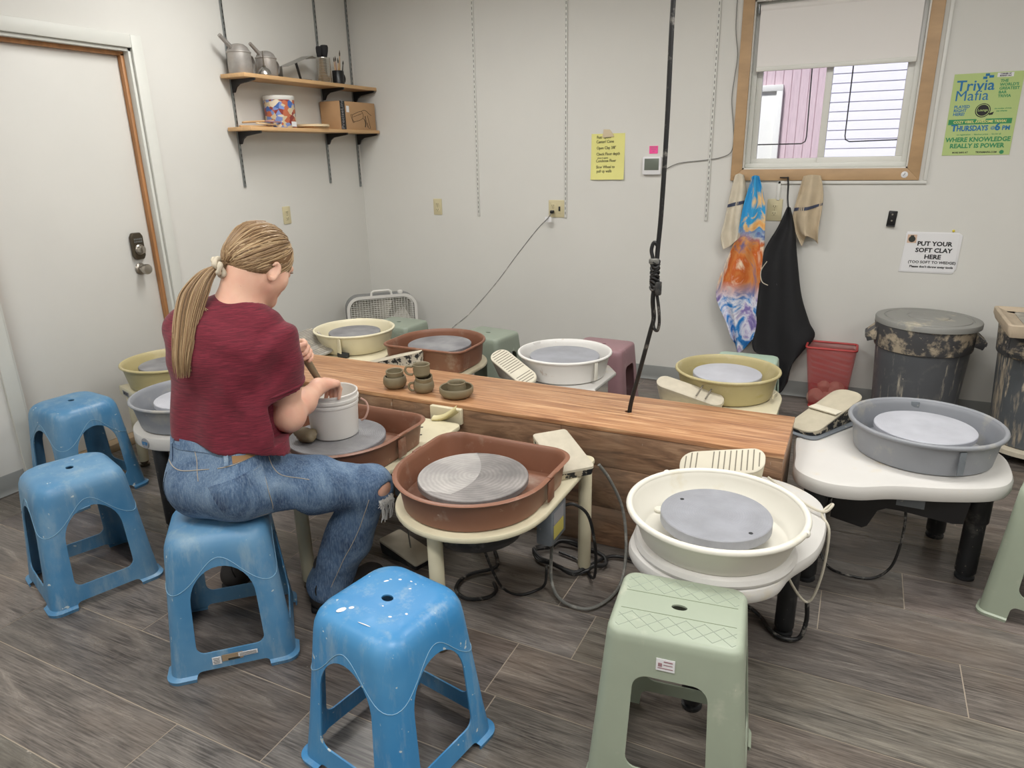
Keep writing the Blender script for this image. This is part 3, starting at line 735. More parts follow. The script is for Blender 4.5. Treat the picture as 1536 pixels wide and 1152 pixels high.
# yellow note
t_ = thing('paper_note', 'yellow lined paper with handwritten throwing steps taped to wall', 'note', (1.98, 0, 1.47))
b = MB(); b.M = FB
b.grid(lambda u, v: (-.113+.226*u, -.142+.284*v, .0004+.010*(1-v)**3+.003*abs(math.sin(u*5))*(1-v)), 12, 16); b.build('sheet', m_papery, t_, fix=True)
b = MB(); b.M = FB; b.slab([(-.038, .118), (.042, .122), (.026, .148), (.012, .166), (-.03, .168)], .004, .0052, .0003); b.build('tape', m_masking, t_)
b = MB(); b.M = FB
for y, s_, x in ((.112, 'Fast  Speed', -.075), (.084, 'Center/ Cone', -.078), (.046, 'Open Clay 3/8"', -.075), (.008, 'Check Floor depth', -.076), (-.012, 'when it opens', -.07), (-.034, 'Condense Floor', -.078), (-.072, 'Slow Wheel to', -.076), (-.098, 'pull up walls', -.072)):
    b.text(s_, .026 if s_[0] != 'w' else .016, (0, 0, 0), Matrix.Translation((x, y, .0035 + .010*(.5-y/.284)**3)) @ Matrix.Rotation(.02, 4, 'Z'), 0.0, 'LEFT', .80, .0003)
b.build('handwriting', m_inkpen, t_)
# soft clay sign
t_ = thing('paper_sign', 'white paper sign asking for soft clay above the grey bin', 'sign', (3.876, 0, .93))
b = MB(); b.M = FB; b.slab([(-.144, -.112), (.118, -.114), (.135, -.085), (.139, .098), (.118, .112), (-.128, .112)], .001, .004, .0005); b.build('backing', m_papery if 0 else m_paperw, t_)
b = MB(); b.M = FB; b.box((-.004, 0, .0048), (.258, .21, .001), 0); b.build('sheet', m_paperw, t_)
b = MB(); b.M = FB; b.box((-.101, .074, .0056), (.046, .046, .0006), 0); b.build('badge_square', mat('kraft badge', (206, 178, 156), .7), t_)
b = MB(); b.M = FB; b.lathe([(.017, .0060), (.017, .0066)], 24, (-.101, .072, 0)); b.box((-.101, .090, .0063), (.016, .006, .0006), 0); b.build('badge_emblem', m_inkpen, t_)
b = MB(); b.M = FB
for y, s_, sz, bo in ((.038, 'PUT YOUR', .033, .0012), (.002, 'SOFT CLAY', .033, .0012), (-.034, 'HERE', .033, .0012), (-.060, '(TOO SOFT TO WEDGE)', .020, .0006), (-.084, "Please don't throw away tools", .0165, .0007)):
    b.text(s_, sz, (0, 0, 0), Matrix.Translation((.012, y, .0056)), bo, 'CENTER', 1.05, .0003)
b.build('lettering', m_ink, t_)
b = MB(); b.M = FB; b.lathe([(.007, 0), (.007, .004), (.004, .008)], 14, (.092, .121, 0)); b.build('push_pin', mat('yellow pin', (214, 196, 60), .4), t_)
# black magnet strip holder
t_ = thing('wall_bracket', 'small black wall bracket with two screws above the clay sign', 'bracket', (3.661, 0, 1.112))
b = MB(); b.M = FB @ Matrix.Rotation(-.06, 4, 'Z'); b.slab(round_poly([(-.022, -.042), (.022, -.042), (.022, .042), (-.022, .042)], .004), 0, .006, .002); b.box((0, -.04, .012), (.044, .006, .02), .002); b.build('plate', m_blackplastic, t_)
b = MB(); b.M = FB; b.lathe([(.005, .006), (.004, .008)], 12, (0, .022, 0)); b.lathe([(.005, .006), (.004, .008)], 12, (0, -.012, 0)); b.build('screws', m_nickel, t_)
# poster
t_ = thing('poster', 'light green bar trivia poster with blue and green lettering', 'poster', (4.004, 0, 1.645))
b = MB(); b.M = FB; b.box((0, 0, .0015), (.302, .40, .003), 0); b.build('sheet', m_green, t_)
b = MB(); b.M = FB; Z = .0032
def tx(b, s_, sz, x, y, bo=.0, al='LEFT', sx=1., rz=0): b.text(s_, sz, (0, 0, 0), Matrix.Translation((x, y, Z)) @ Matrix.Rotation(rz, 4, 'Z'), bo, al, sx, .0002)
tx(b, 'Trivia', .072, -.135, .118, .0010, sx=1.02); tx(b, 'Mafia', .072, -.135, .070, .0, sx=1.0)
b.box((-.005, .190, Z), (.018, .012, .0005), .001); b.box((.013, .181, Z), (.02, .012, .0005), .001); b.box((-.014, .176, Z), (.018, .012, .0005), .001)
for y, s_ in ((.034, 'PLAYED'), (.016, 'RIGHT'), (-.002, 'HERE!')): tx(b, s_, .020, -.130, y, .0006)
tx(b, 'T', .045, -.128, -.078, .002); tx(b, 'HURSDAYS', .036, -.103, -.078, .0014, sx=.78); tx(b, '6', .048, .066, -.078, .002); tx(b, 'PM', .030, .098, -.078, .001, sx=.9); tx(b, '@', .02, .047, -.072, .0003)
b.build('blue_lettering', m_pblue, t_)
b = MB(); b.M = FB
for y, s_ in ((.152, 'THE'), (.134, "WORLD'S"), (.116, 'GREATEST'), (.098, 'BAR'), (.080, 'TRIVIA')): tx(b, s_, .0185, .055, y, .0006, sx=1.0)
b.box((-.005, -.034, Z), (.280, .026, .0006), 0)
tx(b, 'WHERE KNOWLEDGE', .0305, 0, -.132, .0012, 'CENTER', .95); tx(b, 'REALLY IS POWER', .0305, 0, -.163, .0012, 'CENTER', .98)
tx(b, 'no registration  -  fabulous prizes  -  fun for all', .0105, 0, -.100, .0002, 'CENTER'); b.lathe([(.010, Z), (.010, Z+.0003)], 16, (.115, -.186, 0))
tx(b, 'the number of trivia', .009, .050, .024, .0002); tx(b, 'any wheres', .010, .060, .012, .0003)
b.build('green_lettering', m_pgreen, t_)
b = MB(); b.M = FB
tx(b, 'COZY VIBES, AWESOME TRIVIA!', .0175, -.005, -.040, .0004, 'CENTER', .94)
for v in b.bm.verts: v.co.y -= .0008
b.build('band_lettering', m_papery, t_)
b = MB(); b.M = FB; tx(b, 'MORE INFO AT', .0115, -.105, -.190, .0004, 'LEFT', .9); tx(b, 'TRIVIAMAFIA.COM', .0125, .0, -.190, .0004, 'LEFT', .9)
b.lathe([(.034, Z), (.034, Z+.0006)], 32, (.0, .020, 0)); b.slab([(.028, .004), (.05, .012), (.046, -.002), (.03, -.004)], Z, Z+.0006, 0); b.build('black_badge', m_ink, t_)
b = MB(); b.M = FB; b.lathe([(.030, Z+.0007), (.030, Z+.0008), (.027, Z+.0008)], 32, (.0, .0205, 0), False, False); Z = .0041; tx(b, 'Lounge', .017, 0, .016, .0002, 'CENTER', .9); b.slab([(-.026, -.014), (.026, -.014), (.018, -.028), (-.018, -.028)], .0032, .0037, 0); b.build('badge_lettering', m_green, t_)
b = MB(); b.M = FB; b.box((.072, .186, .0034), (.07, .020, .0008), 0); b.build('sponsor_strip', m_paperw, t_)
b = MB(); b.M = FB; Z = .0040; tx(b, 'CORNER OF', .0085, .072, .188, .0004, 'CENTER'); tx(b, 'MARKET ALE', .0085, .072, .179, .0004, 'CENTER'); b.build('strip_lettering', m_ink, t_)
# thin wire from thermostat up beside the window
b = MB(); b.tube(spline([(2.34, -.006, 1.385), (2.37, -.008, 1.393), (2.45, -.008, 1.425), (2.61, -.008, 1.441), (2.70, -.008, 1.455), (2.755, -.012, 1.483), (2.766, -.01, 1.55), (2.757, -.008, 1.64), (2.738, -.008, 1.78), (2.745, -.008, 1.9), (2.752, -.008, 2.02), (2.730, -.008, 2.2), (2.735, -.008, 2.6)], 6), .0025, 6)
tag(b.build('thermostat_wire', m_wire), 'thin grey wire from thermostat rising along the window casing', 'wire')

# ------------------------------------------------------------------ towels and apron on the window casing
def cloth(name, rows, m, lab, cat, amp=.012, waves=3, y0=-.03, nu=36, nv=48, ph=0., group=None, thick=.004, bulge=.0):
    """rows: top to bottom control rows of (x,z) with the same count; folds deepen towards the bottom"""
    R = [spline([(p[0], p[1]) for p in r], 8) for r in rows]
    n = len(R[0]); cols = [spline([R[j][i] for j in range(len(R))], 8) for i in range(n)]
    def fn(u, v):
        i = min(int(u*(n-1)+.5), n-1); c = cols[i]; k = v*(len(c)-1); a = int(k); b_ = min(a+1, len(c)-1); t = k-a
        x = c[a][0]*(1-t)+c[b_][0]*t; z = c[a][1]*(1-t)+c[b_][1]*t
        w = math.sin(u*PI*2*waves+ph+1.3*math.sin(v*3))
        y = y0-amp*(.35+.9*v)*(1+w)-.004*noise.noise((u*6, v*7, ph))-bulge*math.sin(u*PI)
        return (x, y, z)
    b = MB(); b.grid(fn, n-1, nv)
    o = b.build(name, m); md = o.modifiers.new('s', 'SOLIDIFY'); md.thickness = thick; md.offset = 0
    dg = bpy.context.evaluated_depsgraph_get(); me = bpy.data.meshes.new_from_object(o.evaluated_get(dg)); o.modifiers.clear(); o.data = me
    for p in me.polygons: p.use_smooth = True
    return o, fn
def band(par, fn, v0, v1, m, nm, off=.0045):
    b = MB(); b.grid(lambda u, v: (lambda q: (q[0], q[1]-off, q[2]))(fn(u, v0+(v1-v0)*v)), 32, 3); return b.build(nm, m, par)
o, fn = cloth('hand_towel', [[(2.795, 1.352), (2.82, 1.362), (2.845, 1.352)], [(2.775, 1.23), (2.82, 1.25), (2.865, 1.25)], [(2.757, 1.10), (2.81, 1.10), (2.868, 1.13)], [(2.742, .99), (2.81, .98), (2.865, 1.02)], [(2.762, .915), (2.80, .935), (2.85, .985)]],
              m_terry, 'beige hand towel with dark stripe hung left of the printed towel', 'towel', .022, 1.4, -.026, ph=.4, bulge=.018, group='hand towels'); tag(o, 'beige hand towel with dark stripe hung left of the printed towel', 'towel'); band(o, fn, .34, .375, m_blueband, 'woven_stripe')
o, fn = cloth('beach_towel', [[(2.897, 1.345), (2.915, 1.352), (2.937, 1.345)], [(2.862, 1.18), (2.92, 1.19), (2.985, 1.18)], [(2.84, 1.00), (2.92, 1.00), (3.0, .99)], [(2.78, .82), (2.89, .80), (3.008, .79)], [(2.742, .635), (2.87, .60), (3.005, .61)], [(2.82, .46), (2.89, .44), (3.0, .45)], [(2.855, .375), (2.91, .275), (2.985, .37)]],
              m_towel, '', '', .024, 2.0, -.052, ph=1.0, bulge=.012); tag(o, 'colourful printed beach towel in blue and orange hung below the window', 'towel')
o, fn = cloth('hand_towel', [[(3.178, 1.345), (3.22, 1.352), (3.268, 1.348)], [(3.158, 1.24), (3.225, 1.245), (3.292, 1.25)], [(3.143, 1.12), (3.22, 1.13), (3.295, 1.16)], [(3.165, 1.03), (3.225, 1.03), (3.288, 1.05)], [(3.21, .95), (3.235, 1.01), (3.294, .965)]],
              m_terrytan, '', '', .022, 1.6, -.026, ph=2.2, bulge=.010); tag(o, 'tan hand towel with dark stripe hung right of the apron', 'towel'); band(o, fn, .40, .44, m_blueband, 'woven_stripe')
o, fn = cloth('apron', [[(3.108, 1.17), (3.115, 1.176), (3.125, 1.17)], [(3.07, 1.06), (3.12, 1.06), (3.16, 1.05)], [(3.0, .90), (3.10, .90), (3.19, .88)], [(2.995, .70), (3.12, .70), (3.235, .66)], [(2.99, .48), (3.14, .46), (3.295, .50)], [(2.99, .32), (3.16, .28), (3.335, .405)], [(3.06, .27), (3.18, .17), (3.235, .25)], [(3.12, .20), (3.16, .03), (3.215, .12)]],
              m_apron, '', '', .030, 1.4, -.05, ph=.2, bulge=.02); apron = tag(o, 'long black apron with pale clay marks hung by its neck strap', 'apron')
b = MB(); b.tube(spline([(3.093, -.03, 1.335), (3.099, -.034, 1.29), (3.103, -.04, 1.22), (3.114, -.06, 1.165)], 6), .005, 8); b.build('neck_strap', m_blackplastic, apron)
b = MB(); b.tube(spline([(3.03, -.125, .86), (3.00, -.118, .80), (3.012, -.13, .74), (3.05, -.14, .72)], 6), .003, 5); b.build('clay_mark', m_stone, apron)
for x, z, lab in ((2.82, 1.352, 'nail holding the beige hand towel'), (2.915, 1.343, 'nail holding the printed beach towel'), (3.093, 1.337, 'black nail holding the apron strap'), (3.222, 1.343, 'nail holding the tan hand towel')):
    b = MB(); b.M = Matrix.Translation((x, -.017, z)) @ FB; b.lathe([(.002, -.006), (.002, .022), (.005, .022), (.005, .025)], 10)
    if x == 3.093: b.box((-.02, .0, .012), (.05, .006, .008), .001)
    tag(b.build('nail', m_blackmetal), lab, 'nail', 'nails along the casing')
# ------------------------------------------------------------------ bench
BX0, BX1, BY0, BY1, BH = .935, 3.368, -2.193, -1.81, .51
bench = thing('bench_box', 'long low wooden box bench with glossy orange top and plank sides', 'bench', ((BX0+BX1)/2, (BY0+BY1)/2, 0))
b = MB(); b.box(((BX0+BX1)/2, (BY0+BY1)/2, BH-.0095), (BX1-BX0+.004, BY1-BY0+.006, .019), .002); top = b.build('bench_top', m_benchtop, bench, world=True)
b = MB(); b.M = Matrix.Translation((2.762, -2.0, .38)); b.lathe([(.014, -.02), (.014, .3)], 20); hole = b.build('hole', m_slot)
hole.location = (-bench.location.x, -bench.location.y, 0); hole.parent = bench
boolean(top, [hole])
b = MB(); R = random.Random(5)
for z0, z1, xs in ((.345, .49, (BX0, 1.75, 2.55, BX1)), (.17, .343, (BX0, 1.45, 2.30, 2.68, BX1)), (.002, .168, (BX0, 1.9, 2.9, BX1))):
    for xa, xb in zip(xs, xs[1:]): b.box(((xa+xb)/2, BY0+.010, (z0+z1)/2), (xb-xa-.0015, .018, z1-z0), .001)
b.build('front_panel', m_benchside, bench, world=True)
b = MB(); b.box(((BX0+BX1)/2, BY1-.010, .246), (BX1-BX0, .018, .488), .001); b.build('back_panel', m_benchside, bench, world=True)
for x in (BX0+.010, BX1-.010):
    b = MB(); b.box((x, (BY0+BY1)/2, .246), (.018, BY1-BY0-.04, .488), .001); b.build('end_panel', m_benchside, bench, world=True)
# folded cream plastic box on the bench front
t_ = thing('switch_box', 'cream plastic switch box with torn yellowed sheet on bench front', 'switch box', (2.035, -2.21, .44))
b = MB(); b.box((2.035, -2.205, .462), (.15, .024, .068), .003); b.build('back_plate', m_cream, t_, world=True)
b = MB(); b.grid(lambda u, v: (2.00+.105*u, -2.222-.05*math.sin(v*PI*.8)*(1-.6*u), .435+.045*u+.035*v-.01*math.sin(u*4)), 10, 8); b.build('torn_sheet', mat('yellowed plastic', (206, 196, 150), .4), t_, world=True, fix=False)

# ------------------------------------------------------------------ stools
def stool_shell(name, ringfn, zs, th, cut_x, cut_y, low_x, low_y, hole, m):
    """ringfn(z) -> (hx, hy, r) outer half sizes; shell open below, openings cut through each pair of sides"""
    def ring(z, d=0, zz=None):
        hx, hy, r = ringfn(z); hx -= d; hy -= d; r = max(.004, r-d)
        return [(x, y, z if zz is None else zz) for x, y in round_poly([(-hx, -hy), (hx, -hy), (hx, hy), (-hx, hy)], r, 8)]
    inner = [ring(z, th, min(z, zs[-1]-th)) for z in zs if z <= zs[-1]-th*.5]
    rr = inner[::-1]+[ring(z) for z in zs]
    b = MB(); b.rings(rr); o = b.build(name, m)
    cs = []
    for pl, ax in ((cut_x, 'x'), (low_x, 'x'), (cut_y, 'y'), (low_y, 'y')):
        if not pl: continue
        c = MB(); c.rings([[((q, u, z) if ax == 'x' else (u, q, z)) for u, z in pl] for q in (-.4, .4)]); cs.append(c.build('cut', m))
    c = MB(); c.rings([[(x, y, z) for x, y in hole] for z in (zs[-1]-.1, zs[-1]+.1)]); cs.append(c.build('cut', m))
    boolean(o, cs); return o
def arch(hb, zb, hs, zs_, zt, n=14, rc=.02):
    pl = [(-hs*math.cos(PI*i/n), zs_+(zt-zs_)*math.sin(PI*i/n)) for i in range(n+1)]   # left to right over the top
    return pl+round_poly([(hs, zs_), (hb, zb), (-hb, zb), (-hs, zs_)], [0, rc, rc, 0], 5)[1:-1]
def lin_(z, tab):
    for (a, *p), (b_, *q) in zip(tab, tab[1:]):
        if z <= b_: t = (z-a)/(b_-a); return tuple(x+(y-x)*t for x, y in zip(p, q))
    return tuple(tab[-1][1:])
BT = [(0, .192, .192, .040), (.012, .194, .194, .042), (.018, .182, .182, .040), (.10, .174, .174, .045), (.30, .158, .158, .058), (.39, .151, .151, .064), (.415, .148, .148, .066), (.433, .142, .142, .066), (.446, .132, .132, .064), (.4535, .118, .118, .06), (.457, .098, .098, .05), (.4565, .06, .06, .03), (.4562, .03, .03, .014)]
def blue_stool_mesh(m):
    zs = [0, .012, .018, .10, .20, .30, .39, .415, .433, .446, .4535, .457]
    def rf(z): return lin_(z, BT)
    a = arch(.098, .082, .092, .245, .358, 16, .025); low = round_poly([(-.112, -.05), (.112, -.05), (.105, .026), (-.105, .026)], [0, 0, .018, .018], 5)
    hole = [(.017*math.cos(2*PI*i/20)*1.0, .013*math.sin(2*PI*i/20)) for i in range(20)]
    return stool_shell('seat_shell', rf, zs, .0045, a, a, low, low, hole, m)
m_scratch = mat('pale seam scratch', (136, 176, 200), .6)
def blue_seam():
    b = MB(); N = 120; ring0 = None; pts = []
    for i in range(N):
        th = 2*PI*i/N; z = .338-.052*(-math.cos(4*th))*-1 if 0 else .335+.052*math.cos(4*th)
        hx, hy, r = lin_(z, BT); h = hx+.0006
        # point on rounded square along direction th
        lo, hi = 0, .4; c, s_ = math.cos(th), math.sin(th)
        for _ in range(24):
            mid = (lo+hi)/2; x, y = abs(mid*c), abs(mid*s_); dx, dy = max(x-(h-r), 0), max(y-(h-r), 0)
            if math.hypot(dx, dy) < r and x < h and y < h: lo = mid
            else: hi = mid
        pts.append((lo*c, lo*s_, z))
    b.tube(pts, .0009, 5, closed=True); return b
def stool_label(root, y, z):
    for q, dy, dz, w_, h_ in ((-.045, 0, 0, .026, .026), (.045, -.001, .006, .056, .014)): MB().box((q, y+dy, z+dz), (w_, .0014, h_), 0).build('paper_sticker', m_paperw, root)
    b = MB(); b.box((.0, y-.0004, z+.004), (.06, .0014, .022), 0); b.build('brown_sticker', m_thresh, root)
    b = MB()
    for k in range(4): b.box((-.046, y-.0009, z+.008-.0055*k), (.019-.003*(k % 2), .0008, .0013), 0)
    for k in range(3): b.box((.045, y-.0019, z+.010-.004*k), (.048, .0008, .001), 0)
    b.box((.004, y-.0013, z-.003), (.034, .0008, .006), 0)
    b.build('sticker_print', m_inkpen, root)
blue0 = None
for (x, y, rz, lab, m) in ((.315, -2.715, -6, 'blue plastic stool farthest back, between white door and another blue stool', m_bluedusty), (1.045, -3.195, -18.5, 'dusty blue plastic stool in front of the one by the door', m_bluedusty),
        (1.815, -3.222, 44, 'blue plastic stool the person in the red top sits on', m_bluedusty), (2.563, -3.367, -10, 'clean bright blue plastic stool with white clay spots on its seat, nearest camera', m_bluestool)):
    lab = {-6: 'blue plastic stool standing close to the white door', -18.5: 'dusty blue plastic stool in front of the stool by the door', 44: 'blue plastic stool that the seated person sits on', -10: 'bright blue plastic stool with white clay spots on an empty seat'}[rz]
    t_ = thing('plastic_stool', lab, 'stool', (x, y, 0), math.radians(rz), 'blue plastic stools')
    if blue0 is None: blue0 = blue_stool_mesh(m); bseam = blue_seam().build('seam_line', m_scratch); s1_, s2_ = blue0, bseam
    else: s1_, s2_ = blue0.copy(), bseam.copy(); COL.objects.link(s1_); COL.objects.link(s2_)
    s1_.parent = t_; s2_.parent = t_
    if m is m_bluestool:
        s1_.data = s1_.data.copy(); s1_.data.materials.clear(); s1_.data.materials.append(m)
        b = MB()
        for px, py, rx_, ry_, a in ((-.058, -.098, .013, .008, 1.2), (-.044, -.078, .007, .005, .9), (-.03, .075, .005, .003, .3), (.0, .085, .004, .002, 0), (-.055, .05, .007, .003, 1.0), (.02, .06, .004, .002, .5), (.03, -.105, .020, .0016, .1), (.085, -.02, .004, .003, 0), (.06, -.05, .005, .003, .4), (.015, -.03, .003, .002, 0)):
            b.ell((px, py, .4572), (rx_, ry_, .0012), 10, 6, Matrix.Rotation(a, 3, 'Z'))
        b.build('clay_spots', m_paperw, t_)
    if rz == 44: stool_label(t_, -.1812, .054)
def green_stool_mesh(m, hx=.150, hy=.125):
    T = [(0, hx+.046, hy+.042, .03), (.010, hx+.047, hy+.043, .03), (.014, hx+.040, hy+.036, .03), (.20, hx+.024, hy+.021, .032), (.43, hx+.005, hy+.004, .034), (.448, hx+.003, hy+.002, .034), (.4565, hx-.002, hy-.003, .032), (.460, hx-.010, hy-.011, .03)]
    zs = [q[0] for q in T]
    def rf(z): return lin_(z, T)
    def opening(h): return round_poly([(-h*1.12, .10), (h*1.12, .10), (h, .355), (-h, .355)], [.028, .028, .035, .035], 5)
    def lowc(h): return round_poly([(-h*1.25, -.05), (h*1.25, -.05), (h*1.12, .06), (-h*1.12, .06)], [0, 0, .02, .02], 5)
    hole = [(.019*math.cos(2*PI*i/20), .011*math.sin(2*PI*i/20)) for i in range(20)]
    return stool_shell('seat_shell', rf, zs, .0045, opening(hy*.55), opening(hx*.56), lowc(hy*.6), lowc(hx*.6), hole, m)
g0 = None
for (x, y, rz, lab, m) in ((3.230, -3.112, 6.5, 'sage green plastic stool with sticker in front of the white wheel', m_gstool), (4.245, -1.985, -17, 'sage green plastic stool cut by the right edge of the picture', m_gstool),
        (.835, -.825, -3, 'pale green stool beside the box fan in the corner', m_gstool2), (1.525, -.865, -8, 'pale green stool between the brown wheel and white wheel', m_gstool2), (2.265, -.86, -2, 'mauve plastic stool beside the white wheel at the back', m_mauve), (3.055, -.88, 1, 'pale mint stool behind the olive wheel under the apron', m_mintstool)):
    t_ = thing('plastic_stool', lab, 'stool', (x, y, 0), math.radians(rz), 'square plastic stools')
    if g0 is None: g0 = s1_ = green_stool_mesh(m)
    else: s1_ = g0.copy(); s1_.data = g0.data.copy(); s1_.data.materials.clear(); s1_.data.materials.append(m); COL.objects.link(s1_)
    s1_.parent = t_
    if m is m_gstool:
        b = MB()   # moulded tread: two cross grooves and a quilted relief at both ends
        for gy in (-.038, .036): b.box((0, gy, .4601), (.266, .0016, .0012), 0)
        b.build('seat_groove', mat('groove in green seat', (120, 132, 108), .6), t_)
        b = MB()
        for sgn in (-1, 1):
            for k in range(-6, 7):
                for d in (-1, 1):
                    y0_, y1_ = (.044, .108) if sgn > 0 else (-.108, -.046)
                    x0_, x1_ = k*.042, k*.042+d*.064
                    pts = [(x0_, y0_), (x1_, y1_)]
                    if abs(x0_) > .134 and abs(x1_) > .134: continue
                    cl = []
                    for (px, py), (qx, qy) in ((pts[0], pts[1]), (pts[1], pts[0])):
                        if abs(px) > .134: tt = (math.copysign(.134, px)-px)/(qx-px); px, py = px+(qx-px)*tt, py+(qy-py)*tt
                        cl.append((px, py, .4600))
                    b.tube(cl, .0011, 4)
        b.build('quilted_relief', m_gstool2, t_)
        if x < 4:
            b = MB(); b.M = Matrix.Translation((-.012, -.1332, .395)) @ Matrix.Rotation(-.075, 4, 'X'); b.box((0, 0, 0), (.042, .0016, .030), 0); b.build('paper_sticker', m_pinkclay if 0 else m_paperw, t_)
            b = MB(); b.M = Matrix.Translation((-.012, -.1342, .395)) @ Matrix.Rotation(-.075, 4, 'X'); b.box((-.012, 0, .0), (.009, .001, .009), 0); b.box((.006, 0, .009), (.02, .001, .003), 0); b.box((.006, 0, .001), (.02, .001, .002), 0); b.box((0, 0, -.008), (.034, .001, .002), 0); b.build('sticker_print', m_mauve, t_)

# ------------------------------------------------------------------ pottery wheels
def dshape(r, back, cr=.07, hw=None):
    hw = hw or r; pts = [(-hw, 0)]+[(-r*math.cos(PI*i/24), -r*math.sin(PI*i/24)) for i in range(1, 24)]+[(hw, 0)]
    return pts+round_poly([(hw, 0), (hw, back), (-hw, back), (-hw, 0)], [0, cr, cr, 0], 8)[1:-1]
def rot2(pl, a): c, s_ = math.cos(a), math.sin(a); return [(x*c-y*s_, x*s_+y*c) for x, y in pl]
def pan(root, outl, zb, zt, m, lip=.007, taper=.018, th=.005, roll=0):
    b = MB(); b.loft(outl, [(-taper-.006, zb), (-taper, zb+.005), (-.006, zt-.016), (-.002, zt-.010), (lip*.6, zt-.008), (lip, zt-.003), (lip*.5, zt), (-th*.6, zt), (-th-.003, zt-.006), (-th-.006, zt-.02), (-taper-th, zb+.012), (-taper-th-.006, zb+.008)])
    if roll: b.tube([(x, y, zt-.006) for x, y in offset_poly(ccw(outl), .001)], roll, 10, closed=True)
    return b.build('splash_pan', m, root)
def head(root, r, z, m, t=.022, cx=0, cy=0, holes=False):
    b = MB(); b.lathe([(r-.003, z-t), (r, z-t+.003), (r, z-.003), (r-.002, z-.0006), (r-.006, z), (r*.66, z), (r*.33, z)], 64, (cx, cy, 0))
    h = b.build('wheel_head', m, root)
    b = MB(); b.cyl((cx, cy, .40), (cx, cy, z-t), .03, 20); b.build('shaft', m_steel, root)
    if holes:
        b = MB(); b.lathe([(.006, z-.001), (.006, z+.0006)], 12, (-.105, .045, 0)); b.lathe([(.006, z-.001), (.006, z+.0006)], 12, (.105, -.075, 0)); b.build('bat_pin_hole', m_slot, h)
    return h
def leg(root, x, y, z, m, r=.024, foot=m_brass, x2=None, y2=None, sleeve=0):
    b = MB(); X = x if x2 is None else x2; Y = y if y2 is None else y2
    if sleeve: b.cyl((X, Y, z), (X+(x-X)*.38, Y+(y-Y)*.38, z*.62), r+.006, 24, bev=.003)
    b.cyl((X, Y, z), (x, y, .028), r, 24, bev=.002); l = b.build('leg', m, root)
    b = MB(); b.lathe([(r*.9, 0), (r*.95, .003), (r*.95, .012), (r*.7, .014), (r*.7, .02), (r*.86, .022), (r*.86, .03)], 24, (x, y, 0)); b.build('levelling_foot', foot, l)
def clip(root, x, y, rz, z0, z1, m, w=.05):
    b = MB(); b.at((x, y, (z0+z1)/2), rz); b.box((0, 0, 0), (.006, w, z1-z0), .002); b.build('pan_clip', m, root)

# W1 - the seated person's wheel and W2 - the empty brown wheel in front
for (x, y, lab, hm) in ((1.871, -2.705, 'brown-panned pottery wheel the seated person works at, holding the bucket', m_headgrey), (2.495, -2.80, 'brown-panned pottery wheel with empty swirled wheel head, at front centre', m_headdust)):
    lab = 'brown pan pottery wheel where the person works, white bucket on it' if x < 2 else 'brown pan pottery wheel with empty streaked head behind the bright blue stool'
    w = thing('pottery_wheel', lab, 'pottery wheel', (x, y, 0), 0, 'pottery wheels')
    MB().slab(dshape(.252, .465, .035, .255) if x > 2 else dshape(.252, .46, .035, .265), .430, .450, .006).build('table_top', m_cream, w)
    o_ = dshape(.243, .255, .075); pan(w, o_, .452, .553, m_panbrown, .011)
    head(w, .177, .530, hm)
    clip(w, .2435, .06, 0, .465, .535, m_panbrown, .045); clip(w, -.2435, .06, 0, .465, .545, m_panbrown, .045)
    b = MB(); b.box((.2475, .06, .551), (.014, .05, .008), .002); b.box((-.2475, .06, .551), (.014, .05, .008), .002); b.build('pan_seam', m_panbrown, w)
    for lx, ly in ((-.03, -.195), (.235, .395), (-.225, .395)): leg(w, lx, ly, .43, m_cream)
    b = MB(); b.lathe([(.02, .335), (.11, .338), (.145, .352), (.162, .38), (.168, .43)], 36, (.02, -.02, 0)); b.build('motor_housing', m_blackdusty, w)
    c = MB(); c.box((.215, .13, .352), (.055, .125, .125), .006); cb = c.build('control_box', m_ctrl, w)
    b = MB(); b.box((.2432, .125, .382), (.001, .082, .044), 0); b.build('grey_label', m_labelgrey, cb)
    b = MB(); b.box((.2432, .125, .333), (.001, .082, .048), 0); b.build('yellow_label', m_labelyel, cb)
    b = MB(); b.lathe([(.006, .4500), (.006, .4506)], 12, (.13, .36, 0)); b.lathe([(.006, .4500), (.006, .4506)], 12, (.17, .29, 0)); b.build('bolt_hole', m_slot, w)
    if x > 2:
        b = MB(); b.rings([[(.174*math.cos(a), .174*math.sin(a), .5304) for a in [1.75+i*.13 for i in range(20)]], [(-.012+.030*math.cos(a*2)-.035*math.sin(a), (.174*math.sin(a))*.93, .5304) for a in [1.75+i*.13 for i in range(20)]]], False, False, False); b.build('dried_slip', m_slipfilm, w)
# W3 - white wheel front right
w = thing('pottery_wheel', 'white pan pottery wheel with pale bat, behind the front sage stool', 'pottery wheel', (3.241, -2.739, 0), 0, 'pottery wheels')
o_ = spline([(-.235, .02), (-.215, -.105), (-.12, -.200), (0, -.228), (.11, -.200), (.185, -.13), (.215, -.03), (.272, .10), (.285, .27), (.25, .42), (.12, .515), (-.08, .52), (-.23, .44), (-.25, .22)], 6, True)
MB().slab(o_, .385, .43, .014).build('table_top', m_whitetab, w)
b = MB(); b.lathe([(.205, .43), (.222, .432), (.224, .440), (.218, .452), (.206, .456)], 56); b.build('pan_seat', m_whitetab, w)
pan(w, circle(.239, 64), .455, .553, m_panwhite, .004, .034, roll=.0095)
for s_ in (-1, 1):
    b = MB(); a = math.radians(138 if s_ < 0 else -12); b.tube([((.243)*math.cos(a+q), .243*math.sin(a+q), .547) for q in (-.03, -.015, .015, .03)], [.0085, .011, .011, .0085], 12); b.build('pan_seam', m_panwhite, w)
head(w, .152, .530, m_headmid, .032, holes=True)
